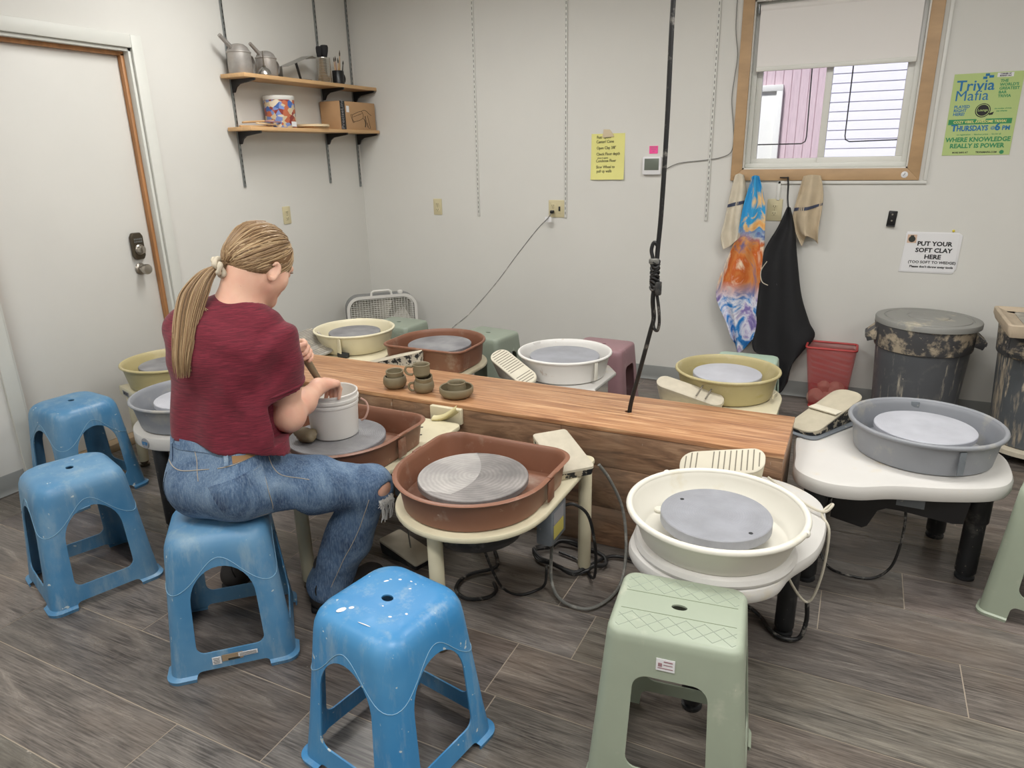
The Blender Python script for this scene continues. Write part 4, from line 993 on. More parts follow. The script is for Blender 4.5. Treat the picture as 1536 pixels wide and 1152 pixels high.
b = MB(); b.lathe([(.016, .466), (.016, .472), (.012, .474)], 18, (-.175, .07, 0)); b.lathe([(.014, .466), (.014, .476), (.01, .478)], 18, (.178, -.04, 0)); b.build('pan_bolts', m_panwhite, w)
for lx, ly in ((.20, .275), (.0, -.168), (-.20, .36)): leg(w, lx, ly, .39, m_legblack, .030, m_blackdusty)
b = MB(); b.lathe([(.03, .29), (.10, .295), (.12, .32), (.12, .39)], 32, (0, .03, 0)); b.build('motor_housing', mat('dusty blue housing', (58, 86, 122), .5), w)
# W4 - grey wheel on the right
w = thing('pottery_wheel', 'grey pan pottery wheel on white table at right, near the bins', 'pottery wheel', (3.806, -1.782, 0), 0, 'pottery wheels')
o_ = spline([(-.415, -.20), (-.427, -.02), (-.41, .22), (-.36, .385), (-.27, .40), (-.16, .33), (0, .275), (.17, .235), (.262, .10), (.278, -.03), (.262, -.155), (.20, -.235), (.06, -.30), (-.09, -.345), (-.20, -.40), (-.31, -.405), (-.40, -.335)], 6, True)
MB().slab(o_, .372, .432, .018).build('table_top', m_whitetab, w)
pan(w, circle(.246, 64), .434, .553, m_pangrey, .004, .022, roll=.0085)
clip(w, .10, -.222, -1.15, .45, .535, m_ctrl, .022); clip(w, -.02, .235, 1.6, .46, .545, m_ctrl, .03)
head(w, .166, .530, m_headlight, .02)
for lx, ly in ((.195, -.085), (-.325, -.325), (-.30, .33), (.12, .2)): leg(w, lx, ly, .375, m_legblack, .034, m_blackdusty, sleeve=1)
b = MB(); pf = [(-.27, .375), (-.27, .235), (-.165, .215), (-.15, .225), (-.125, .29), (-.10, .305), (-.06, .305), (.10, .290), (.13, .295), (.14, .375)]
b.rings([[(x, q, z) for x, z in pf] for q in (-.265, -.05)]); mh = b.build('motor_housing', m_blackplastic, w)
b = MB(); b.box((-.03, -.2658, .340), (.085, .001, .030), 0); b.build('rating_label', m_ctrl, mh)
# back row
def back_wheel(x, y, lab, panm, hm, hr, tabm, outl, pr=.232, kind='round', tz=.43, th=.02, legm=m_cream, lr=.024, tap=.026, legs=((-.19, -.22), (.19, -.22), (0, .17)), zb=None):
    w = thing('pottery_wheel', lab, 'pottery wheel', (x, y, 0), 0, 'pottery wheels')
    MB().slab(outl, tz-th, tz, min(.006, th*.4)).build('table_top', tabm, w)
    pan(w, circle(pr, 56) if kind == 'round' else kind, zb or tz+.004, .553, panm, .004, tap, roll=.0065)
    head(w, hr, .530, hm)
    for lx, ly in legs: leg(w, lx, ly, tz-th, legm, lr, m_brass if legm is m_cream else m_blackdusty)
    b = MB(); b.lathe([(.02, tz-.13), (.11, tz-.125), (.15, tz-.08), (.155, tz-th)], 30, (0, -.02, 0)); b.build('motor_housing', m_blackdusty, w); return w
Dt = lambda hw, back, cr=.04: rot2(dshape(hw, back, cr), PI)
w = back_wheel(3.04, -1.385, 'olive yellow pan pottery wheel at the back near the apron', m_panolive, m_headlight, .152, m_cream, Dt(.245, .33), .226)
clip(w, .218, -.055, -.2, .455, .475, m_cream, .05)
w = back_wheel(2.24, -1.385, 'bright white pan pottery wheel at the back beside mauve stool', m_pancool, m_headmid, .176, m_whitetab, [(-.24, -.33), (.245, -.33), (.25, -.22), (.225, -.17), (.235, .12), (.16, .23), (-.16, .23), (-.235, .12)], .231)
clip(w, .205, -.105, -.45, .45, .54, m_panwhite, .02); clip(w, -.20, .10, -.45, .45, .552, m_pancool, .05)
b = MB(); b.lathe([(.012, .430), (.012, .436), (.006, .437)], 14, (.07, -.27, 0)); b.build('table_bolt', m_steel, w)
w = back_wheel(1.525, -1.425, 'brown pan pottery wheel in back row with speckled pedal', m_panbrown, m_headgrey, .172, m_cream, Dt(.255, .33), kind=rot2(dshape(.243, .205, .06), PI), tap=.016)
w = back_wheel(.907, -1.372, 'cream pan pottery wheel in the far back row near fan', m_pancream, m_headgrey, .150, m_cream, round_poly([(-.30, -.33), (.34, -.33), (.33, -.24), (.24, .02), (.18, .2), (-.18, .2), (-.27, .0)], .03), .229, tap=.03, legs=((-.2, -.25), (.28, -.25), (0, .14)))
clip(w, .06, -.219, PI/2-.27, .455, .54, m_pancream, .03); clip(w, -.10, .205, PI/2+.4, .47, .555, m_pancream, .075)
b = MB(); b.box((.075, -.208, .446), (.065, .03, .024), .003); b.build('pan_notch', m_slot, w)
# left pair behind the person
w = back_wheel(.452, -2.268, 'olive pan pottery wheel in front of the white door', m_panolive, m_headgrey, .150, m_cream, rot2([(-.16, -.211), (.24, -.211), (.24, .20), (-.16, .20)], -.297), .226, th=.05, tz=.43, legs=((-.14, -.15), (.2, -.1), (.1, .2)))
b = MB(); b.at((-.222, -.141, .403), -.6+0); b.box((.06, -.047, 0), (.05, .002, .022), .001) if 0 else None
b = MB(); b.at((0, 0, 0), -.297); b.box((-.075, -.2116, .404), (.08, .0012, .024), 0); b.build('maker_label', m_labelgrey, w)
b = MB(); b.at((0, 0, 0), -.297); b.M = b.M @ Matrix.Translation((-.075, -.2124, .397)) @ FB; b.text('BRENT', .020, (0, 0, 0), None, .0006, 'CENTER', 1., .0002); b.build('label_lettering', m_ink, w)
w = back_wheel(.995, -2.605, 'grey pan pottery wheel behind her left side, white table', m_pangrey, m_headlight, .150, m_whitetab, circle(.252, 56, 0, .01), .238, th=.055, tz=.432, legm=m_legblack, lr=.030, legs=((.01, -.20), (-.18, .12), (.18, .12)))
b = MB(); b.M = Matrix.Rotation(math.radians(-3), 4, 'Z') @ Matrix.Translation((0, -.2436, .404)) @ FB; b.lathe([(.022, -.002), (.022, .0015)], 28); st = b.build('round_sticker', m_labelgrey, w)
b = MB(); b.M = Matrix.Rotation(math.radians(-3), 4, 'Z') @ Matrix.Translation((0, -.2452, .397)) @ FB; b.text('BTIP', .019, (0, 0, 0), None, .001, 'CENTER', .9, .0004); b.build('sticker_lettering', m_pblue, st)

# ------------------------------------------------------------------ foot pedals
def pedal(lab, x, y, z, rz, L, W, h0, h1, topm, sidem, ribs=0, round_=.045, tilt_top=.012, basem=None, band_=None, taper=1., roll=0):
    """wedge pedal: low toe at -x, high heel at +x"""
    t_ = thing('foot_pedal', lab, 'foot pedal', (x, y, z), rz, 'wheel foot pedals')
    if roll: t_.rotation_euler = (math.radians(roll), 0, rz); t_.location.z += W/2*math.sin(math.radians(abs(roll)))+.001
    pl = ccw(round_poly([(-L/2, -W/2*taper), (L/2, -W/2), (L/2, W/2), (-L/2, W/2*taper)], round_, 6))
    H = lambda px: h0+(h1-h0)*(px+L/2)/L
    b = MB(); lo = offset_poly(pl, -.006)
    b.rings([[(px, py, 0) for px, py in lo], [(px, py, max(.004, H(px)-tilt_top)) for px, py in pl]]); b.build('pedal_base', sidem, t_)
    b = MB(); ins = offset_poly(pl, -.004)
    b.rings([[(px, py, H(px)-tilt_top+.0005) for px, py in pl], [(px, py, H(px)-.003) for px, py in pl], [(px, py, H(px)) for px, py in ins]]); tp = b.build('tread_plate', topm, t_)
    if ribs:
        b = MB(); sl = math.atan2(h1-h0, L)
        for k in range(ribs):
            px = -L/2+L*(k+1)/(ribs+1); e = L/2-abs(px); ww = W*(taper+(1-taper)*(px+L/2)/L)-.018-(0 if e > round_*.8 else (round_*.8-e)*1.5)
            if band_ and band_[0] < px/L+.5 < band_[1]: continue
            b.at((px, 0, H(px)+.0004), 0, 0, -sl); b.box((0, 0, 0), (.0035, max(.02, ww), .0016), 0)
        b.build('tread_grooves', m_groove, tp)
    return t_
pedal('cream ribbed foot pedal standing behind the front white wheel', 3.185, -2.325, .432, .12, .27, .105, .035, .105, m_ribcream, m_cream, 14, band_=(.22, .36), roll=26)
pedal('pale ribbed foot pedal leaning beside the bright white wheel', 2.075, -1.60, .432, math.radians(148), .285, .10, .022, .118, m_ribcream, m_ribgrey, 17, band_=(.24, .38), roll=-20)
pedal('grey dusty ribbed foot pedal beside the cream wheel', .765, -1.545, .432, math.radians(150), .30, .125, .015, .095, m_ribgrey, m_stonedark, 18, band_=(.24, .36), roll=-12)
pedal('white wedge foot pedal with black speckled side by back brown wheel', 1.40, -1.672, .432, .20, .31, .075, .035, .118, m_stone, m_pedalspeck, round_=.02, tilt_top=.006)
t_ = pedal('plain clay coated foot pedal with two notches by the olive wheel', 2.925, -1.60, .432, math.radians(171), .295, .085, .030, .092, m_stone, m_stone, round_=.038, tilt_top=.016, roll=-18)
b = MB()
for px in (-.085, -.045): b.box((px, 0, .0445+(px+.147)*.21), (.006, .080, .004), .001)
b.build('notch', m_groove, t_)
t_ = pedal('black foot pedal crusted with clay on the white table at right', 3.475, -1.635, .434, math.radians(62), .36, .125, .025, .105, mat('clay film on tread', (176, 168, 148), .7, var=.1, vscale=22, bump=.3), m_stonedark, tilt_top=.008, round_=.05)
b = MB(); b.box((-.01, 0, .066), (.05, .118, .006), .001); b.build('tread_band', m_ribcream, t_)
b = MB(); b.slab(round_poly([(-.20, -.075), (.13, -.085), (.13, .07), (-.20, .07)], .04), -.001, .005, .002); b.build('base_plate', m_ctrl, t_)
t_ = pedal('flat sand coloured foot pedal with black edge on front brown wheel', 2.662, -2.455, .452, math.radians(137), .235, .135, .035, .085, m_stone, m_stonedark, round_=.014, tilt_top=.012)
t_ = pedal('sand coloured foot pedal on the floor beside her right leg', 2.06, -2.585, .002, math.radians(165), .22, .11, .03, .06, m_stone, m_blackdusty, round_=.012, tilt_top=.010)
b = MB(); b.tube([(-.02, .0, .045), (-.015, .01, .2), (-.01, .02, .43)], .003, 6); b.build('pull_rod', m_cablegrey, t_)
# ------------------------------------------------------------------ bucket, clay and pots
t_ = thing('bucket', 'white plastic bucket with clay slip on the wheel, under her hands', 'bucket', (1.852, -2.690, .531))
MB().lathe([(.078, 0), (.083, .003), (.085, .01), (.091, .118), (.0935, .120), (.0935, .128), (.0915, .130), (.0915, .136), (.0965, .138), (.0965, .147), (.092, .149), (.092, .158), (.0945, .160), (.0945, .166), (.091, .168), (.088, .166), (.083, .03)], 56).build('bucket_wall', m_bucket, t_)
MB().lathe([(.0855, .095), (.06, .097), (.02, .096)], 40).build('clay_slip', m_slip, t_)
b = MB(); b.tube(spline([(.080, .062, .128), (.098, .07, .112), (.112, .06, .09), (.108, .045, .062), (.092, .042, .05)], 6), .004, 8); b.build('bail_handle', m_pinkclay, t_)
def lump(name, c, r, seed, m, lab=None, cat=None, group=None, sq=(1, 1, 1), amp=.25):
    b = MB(); bm = b.bm; bmesh.ops.create_icosphere(bm, subdivisions=3, radius=1)
    for v in bm.verts:
        n = v.co.copy(); d = 1+amp*noise.noise(n*1.6+Vector((seed*7.1, 0, 0)))+amp*.4*noise.noise(n*4+Vector((seed, 3, 0)))
        v.co = Vector((n.x*sq[0], n.y*sq[1], n.z*sq[2]))*d*r
    lo = min(v.co.z for v in bm.verts)
    for v in bm.verts: v.co.z = max(v.co.z, lo*.8)-lo*.8
    o = b.build(name, m, sharp=60); o.location = c
    return tag(o, lab, cat, group) if lab else o
lump('clay_lump', (1.805, -2.795, .531), .036, 3, m_claylump, 'brown wet clay lump on the wheel head beside the bucket', 'clay', None, (1.3, .9, .75), .3)
def pot(lab, cat, name, x, y, z, prof, rings=0, handle=None, tilt=0, group='freshly thrown clay pots'):
    t_ = thing(name, lab, cat, (x, y, z), 0, group); t_.rotation_euler = (tilt, tilt*.6, 0)
    out = prof; top = prof[-1]; inn = [(max(r-.006, .004), max(zz, .008)) for r, zz in prof[::-1]]
    pr = [(out[0][0]*.9, 0)]+out+[(top[0]-.002, top[1]+.0025), (top[0]-.005, top[1]+.001)]+inn
    MB().lathe(pr, 44).build('pot_wall', m_pot, t_)
    if handle: b = MB(); b.tube(spline(handle, 6), .0055, 10); b.build('handle', m_pot, t_)
PX, PY = (1.708, 1.862, 2.028), -2.105
pot('round clay bowl under a smaller bowl, nearest the bucket', 'bowl', 'clay_bowl', PX[0], PY, BH, [(.036, .001), (.047, .010), (.053, .026), (.051, .044), (.047, .054)])
pot('small clay bowl nested in the round bowl nearest the bucket', 'bowl', 'clay_bowl', PX[0]+.002, PY, BH+.036, [(.028, .001), (.034, .010), (.0385, .026), (.040, .043)], tilt=.05)
pot('bottom clay mug of the three piece stack on bench', 'mug', 'clay_mug', PX[1], PY, BH, [(.034, .001), (.041, .008), (.046, .024), (.045, .042), (.041, .052)], handle=[(-.030, -.032, .046), (-.048, -.036, .042), (-.054, -.038, .025), (-.044, -.034, .010), (-.032, -.028, .010)])
pot('tilted clay cup in the middle of the three piece stack', 'cup', 'clay_cup', PX[1]+.003, PY, BH+.040, [(.026, .001), (.034, .006), (.038, .018), (.038, .034)], tilt=.16)
pot('top clay mug of the three piece stack on bench', 'mug', 'clay_mug', PX[1]-.006, PY-.002, BH+.074, [(.031, .001), (.037, .010), (.036, .020), (.038, .028), (.036, .040), (.0385, .052)], handle=[(-.030, -.024, .044), (-.052, -.034, .044), (-.060, -.038, .028), (-.050, -.032, .010), (-.030, -.024, .008)])
pot('wide shallow clay bowl holding a small cup, farthest from bucket', 'bowl', 'clay_bowl', PX[2], PY, BH, [(.050, .001), (.064, .008), (.073, .022), (.074, .036), (.073, .044)])
pot('small clay cup standing inside the wide shallow bowl', 'cup', 'clay_cup', PX[2]+.001, PY+.002, BH+.010, [(.034, .001), (.040, .010), (.038, .020), (.041, .030), (.038, .042), (.041, .054)])
# ------------------------------------------------------------------ bins, basket, fan
def bin_(lab, x, y, m, rimm, z0=0., s=1., H=.60, hz=0.):
    t_ = thing('bin', lab, 'bin', (x, y, z0), hz, 'large grey bins')
    b = MB(); b.lathe([(.192*s, 0), (.198*s, .006), (.200*s, .03), (.226*s, H-.13), (.224*s, H-.13), (.222*s, H-.14), (.19*s, .02)], 56, cap1=True); b.build('bin_body', m, t_)
    b = MB(); b.lathe([(.224*s, H-.135), (.233*s, H-.135), (.236*s, H-.128), (.243*s, H-.02), (.245*s, H-.005), (.240*s, H), (.232*s, H), (.226*s, H-.125)], 56, cap0=False, cap1=False); b.build('bin_rim', rimm, t_)
    for a in (0, PI):
        b = MB(); b.at((0, 0, 0), a); q = s
        b.rings([[(.228*q, -.085, H-.03), (.228*q, .085, H-.03), (.285*q, .06, H-.085), (.285*q, -.06, H-.085)], [(.228*q, -.085, H-.042), (.228*q, .085, H-.042), (.281*q, .06, H-.10), (.281*q, -.06, H-.10)]])
        b.rings([[(.285*q, -.06, H-.078), (.285*q, .06, H-.078), (.270*q, .055, H-.118), (.270*q, -.055, H-.118)], [(.278*q, -.06, H-.078), (.278*q, .06, H-.078), (.263*q, .055, H-.118), (.263*q, -.055, H-.118)]])
        for sy in (-1, 1): b.rings([[(.228*q, sy*.085, H-.03), (.285*q, sy*.06, H-.078), (.270*q, sy*.055, H-.118), (.228*q, sy*.08, H-.10)], [(.228*q, sy*.079, H-.03), (.285*q, sy*.054, H-.078), (.270*q, sy*.049, H-.118), (.228*q, sy*.074, H-.10)]])
        b.build('handle', rimm, t_)
    return t_
t_ = bin_('grey bin with closed lid and clay drips under the clay sign', 3.885, -.292, m_can, m_canrim)
o = MB().lathe([(.247, .592), (.252, .594), (.253, .616), (.250, .622), (.244, .624), (.213, .624), (.210, .620), (.205, .620), (.202, .625), (.105, .629), (.102, .626), (.098, .626), (.095, .631), (.03, .632)], 64).build('lid', m_lid, t_); o.rotation_euler = (0, .012, 0)
t_ = bin_('grey bin streaked with clay on a dolly by picture edge', 4.42, -.48, m_can2, m_canrim, .075, .98, .58, .9)
d = thing('bin_dolly', 'pale round wheeled dolly under the clay streaked bin', 'dolly', (4.42, -.48, 0))
MB().lathe([(.225, .045), (.232, .048), (.232, .070), (.225, .0745)], 48).build('deck', m_stone, d)
for k in range(4):
    a = PI/4+k*PI/2; b = MB(); b.cyl((.17*math.cos(a), .17*math.sin(a)-.01, .02), (.17*math.cos(a), .17*math.sin(a)+.01, .02), .02, 18); b.cyl((.17*math.cos(a), .17*math.sin(a), .03), (.17*math.cos(a), .17*math.sin(a), .046), .008, 10); b.build('caster', m_blackdusty, d)
t_ = thing('wedging_tray', 'clay caked rectangular tray laid over the streaked bin', 'tray', (4.44, -.575, .656))
b = MB(); b.loft(round_poly([(-.275, -.23), (.275, -.23), (.275, .23), (-.275, .23)], .02), [(-.03, 0), (-.012, .004), (0, .035), (0, .06), (-.004, .064), (-.014, .064), (-.02, .058), (-.05, .048)]); b.build('tray_body', m_tray, t_)
b = MB(); b.slab(round_poly([(-.2, -.13), (.2, -.13), (.2, .16), (-.2, .16)], .03), .046, .052, .002); b.build('perforated_panel', m_ribgrey, t_)
b = MB(); b.tube([(4.29, -.50, .715), (4.34, -.55, .716), (4.42, -.60, .714)], .006, 8); tag(b.build('clay_knife', m_red), 'red handled tool lying on the clay caked tray', 'tool')
bk = thing('waste_basket', 'red wire mesh waste basket with clay lumps inside', 'waste basket', (3.44, -.12, 0))
T0, T1 = [(-.098, -.055), (.098, -.055), (.098, .055), (-.098, .055)], [(-.136, -.085), (.136, -.085), (.136, .085), (-.136, .085)]
b = MB(); q0, q1 = round_poly(T0, .015, 4), round_poly(T1, .02, 4)
b.rings([[(x+.008, y, .006) for x, y in q0], [(x, y, .375) for x, y in q1]], True, True, False); b.build('mesh_wall', m_wiremesh, bk)
b = MB(); b.tube([(x, y, .377) for x, y in q1], .0065, 8, closed=True); b.build('wire_rim', m_red, bk)
b = MB(); b.tube([(x+.008, y, .006) for x, y in q0], .005, 8, closed=True); b.build('base_wire', m_red, bk)
for k, (x, y, z, r, lab) in enumerate(((3.385, -.13, .012, .050, 'pink clay lump in the bottom left of the red basket'), (3.455, -.14, .012, .046, 'pink clay lump at the bottom front of the red basket'), (3.515, -.12, .012, .042, 'pink clay lump at the corner of red basket nearest bin'), (3.49, -.11, .075, .045, 'pink clay lump on top of the heap in red basket'), (3.425, -.10, .078, .038, 'smaller pink clay lump on the heap in red basket'))):
    lump('clay_lump', (x, y, z), r, k+9, m_pinkclay, lab, 'clay', 'clay lumps in the red basket')
# box fan across the corner
fan = thing('box_fan', 'grey and white box fan standing across the room corner', 'fan', (.335, -.335, 0), math.radians(45))
fo = round_poly([(-.262, .012), (.262, .012), (.262, .525), (-.262, .525)], [.03, .03, .10, .10], 8)
def ring_loft(b, outer, inner, y0, y1):
    n = len(outer); A = b.vs([(x, y0, z) for x, z in outer]); B = b.vs([(x, y0, z) for x, z in inner]); C_ = b.vs([(x, y1, z) for x, z in outer]); D = b.vs([(x, y1, z) for x, z in inner])
    for i in range(n):
        j = (i+1) % n
        b.f([A[i], A[j], B[j], B[i]]); b.f([C_[i], D[i], D[j], C_[j]]); b.f([A[i], C_[i], C_[j], A[j]]); b.f([B[i], B[j], D[j], D[i]])
b = MB(); ring_loft(b, fo, offset_poly(ccw(fo), -.012), -.05, .055); b.build('housing', m_fangrey, fan)
b = MB(); ring_loft(b, offset_poly(ccw(fo), -.001), offset_poly(ccw(fo), -.022), -.058, -.048); b.build('front_bezel', m_fanwhite, fan)
b = MB()
for k in range(23):
    x = -.23+.46*k/22; zt = .50-(max(0, abs(x)-.15)**2)*5; b.tube([(x, -.056, .035), (x, -.056, zt)], .0017, 4)
for k in range(31):
    z = .04+.455*k/30; hx = .238 if z < .42 else .238-(z-.42)**2*9; b.tube([(-hx, -.054, z), (hx, -.054, z)], .0017, 4)
b.build('front_grille', m_fanwhite, fan)
b = MB(); b.rings([[(-.235, .045, .03), (.235, .045, .03), (.235, .045, .45), (.16, .045, .505), (-.16, .045, .505), (-.235, .045, .45)], [(-.235, .050, .03), (.235, .050, .03), (.235, .050, .45), (.16, .050, .505), (-.16, .050, .505), (-.235, .050, .45)]]); b.build('rear_grille', m_fanblade, fan)
for k in range(5):
    a0 = 2*PI*k/5+.35; b = MB(); b.grid(lambda u, v: ((.04+.18*v)*math.cos(a0+(u-.5)*(.95-.2*v)), -.015+.035*(u-.5)*2, .27+(.04+.18*v)*math.sin(a0+(u-.5)*(.95-.2*v))), 6, 6); b.build('blade', m_fanblade, fan, fix=False)
b = MB(); b.cyl((0, -.03, .27), (0, .03, .27), .05, 24); b.build('hub', m_fanwhite, fan)
b = MB(); b.tube(round_poly_pts if 0 else [(-.075, -.045, .522), (-.07, -.045, .548), (-.055, -.045, .556), (.055, -.045, .556), (.07, -.045, .548), (.075, -.045, .522)], .009, 10); b.build('carry_handle', m_fanwhite, fan)
b = MB(); b.lathe([(.02, .524), (.02, .54), (.012, .547)], 20, (.145, -.02, 0)); b.build('speed_knob', m_fanwhite, fan)
for x in (-.20, .20): b = MB(); b.box((x, 0, .007), (.06, .16, .013), .004); b.build('foot', m_fangrey, fan)
# ------------------------------------------------------------------ cables
hc = thing('hanging_cable', 'thick black cable hanging from ceiling into the bench, tied in a bundle', 'cable', (2.762, -1.998, .46))
cy = -1.997; X = 2.85
b = MB()
b.tube(spline([(2.893, cy, 2.775), (2.882, cy, 2.3), (2.866, cy, 1.97), (2.864, cy, 1.6), (2.858, cy, 1.30), (2.851, cy, 1.16), (2.848, cy-.006, 1.05), (2.842, cy-.006, .97), (2.847, cy, .90), (2.835, cy, .84), (2.800, cy, .68), (2.771, cy, .55), (2.762, cy, .47)], 8), .0085, 10)
b.tube(spline([(2.846, cy-.012, 1.06), (2.838, cy-.012, 1.12), (2.830, cy-.01, 1.155), (2.838, cy-.006, 1.182), (2.853, cy, 1.165)], 8), .007, 8)
b.tube(spline([(2.852, cy-.012, 1.02), (2.866, cy-.012, .95), (2.872, cy-.012, .89), (2.866, cy-.01, .855), (2.852, cy-.008, .862), (2.846, cy-.006, .90), (2.842, cy-.008, .96)], 8), .006, 8)
b.build('cable', m_cable, hc, world=True)
b = MB()
for k in range(9):
    z = 1.11-.012*k; b.tube([(2.846+.014*math.cos(a), cy-.008+.014*math.sin(a), z+.006*math.sin(a*2+k)) for a in [2*PI*i/14 for i in range(14)]], .0055, 6, closed=True)
b.build('tied_wrap', m_cable, hc, world=True)
b = MB(); b.box((2.842, cy-.012, 1.115), (.034, .028, .02), .005); b.build('plug_end', m_cablegrey, hc, world=True)
b = MB(); b.box((2.862, cy-.012, 1.015), (.022, .024, .05), .004); b.build('connector', m_blackdusty, hc, world=True)
def cable(lab, pts, r, m, n=8, extra=None):
    b = MB(); b.tube(spline(pts, 8), r, n)
    if extra: extra(b)
    return tag(b.build('power_cord', m), lab, 'cord')
cable('grey dusty cord looping from the front brown wheel table to the floor', [(2.765, -2.36, .43), (2.80, -2.33, .36), (2.84, -2.30, .24), (2.87, -2.34, .12), (2.885, -2.42, .03), (2.875, -2.53, .012), (2.825, -2.625, .012), (2.73, -2.62, .012), (2.665, -2.56, .03), (2.65, -2.53, .12), (2.665, -2.54, .24), (2.68, -2.56, .325)], .006, m_cablegrey)
cable('black cord from the control box of front brown wheel to the floor', [(2.726, -2.60, .375), (2.76, -2.585, .378), (2.80, -2.56, .33), (2.815, -2.53, .20), (2.80, -2.48, .06), (2.77, -2.44, .012), (2.70, -2.36, .012), (2.60, -2.33, .012)], .0055, m_cable)
cable('black cord trailing under front brown wheel toward its legs', [(2.50, -2.79, .335), (2.51, -2.76, .22), (2.53, -2.70, .07), (2.57, -2.65, .012), (2.62, -2.60, .012), (2.655, -2.60, .05), (2.655, -2.585, .12)], .005, m_cable)
cable('black cord loop on the floor left of the front wheel leg', [(2.46, -2.62, .012), (2.49, -2.66, .012), (2.48, -2.71, .012), (2.42, -2.745, .012), (2.36, -2.72, .012), (2.34, -2.66, .012), (2.36, -2.60, .012), (2.42, -2.52, .012), (2.36, -2.42, .012)], .007, m_cable)
coil = []
for k in range(44):
    a = k*.42; r_ = .105+.012*math.sin(k*1.7); coil.append((2.655+r_*1.25*math.cos(a), -2.36+r_*.85*math.sin(a), .014+.004*(k//15)+.006*(k % 3)))
cable('coiled black cord heaped at the foot of the bench', coil+[(2.80, -2.28, .016), (2.95, -2.27, .014), (3.10, -2.255, .014)], .007, m_cable)
cable('thin black cord hanging in a loop under the right grey wheel', [(3.765, -2.035, .33), (3.772, -2.03, .24), (3.768, -2.02, .14), (3.75, -2.02, .06), (3.70, -2.03, .012), (3.62, -2.04, .010), (3.545, -2.0, .012), (3.50, -1.95, .10), (3.50, -1.95, .24)], .0048, m_cable)
cable('pale cord draped from pedal over the front white wheel table edge', [(3.335, -2.325, .475), (3.40, -2.36, .455), (3.47, -2.42, .445), (3.515, -2.45, .45), (3.535, -2.44, .47), (3.53, -2.42, .462), (3.51, -2.45, .440), (3.535, -2.48, .40), (3.53, -2.49, .25), (3.50, -2.49, .15), (3.44, -2.52, .24), (3.42, -2.54, .33)], .0042, m_cablewhite)
cable('black cord curled round the back leg of front white wheel', [(3.50, -2.49, .15), (3.505, -2.485, .08), (3.49, -2.50, .02), (3.44, -2.51, .012), (3.40, -2.48, .012), (3.36, -2.42, .012), (3.30, -2.38, .012), (3.15, -2.36, .012)], .007, m_cable)
cable('small black cord end on the floor behind bench, beside mauve stool', [(2.56, -1.28, .012), (2.60, -1.30, .02), (2.66, -1.29, .012), (2.74, -1.31, .012), (2.85, -1.40, .012)], .006, m_cable)
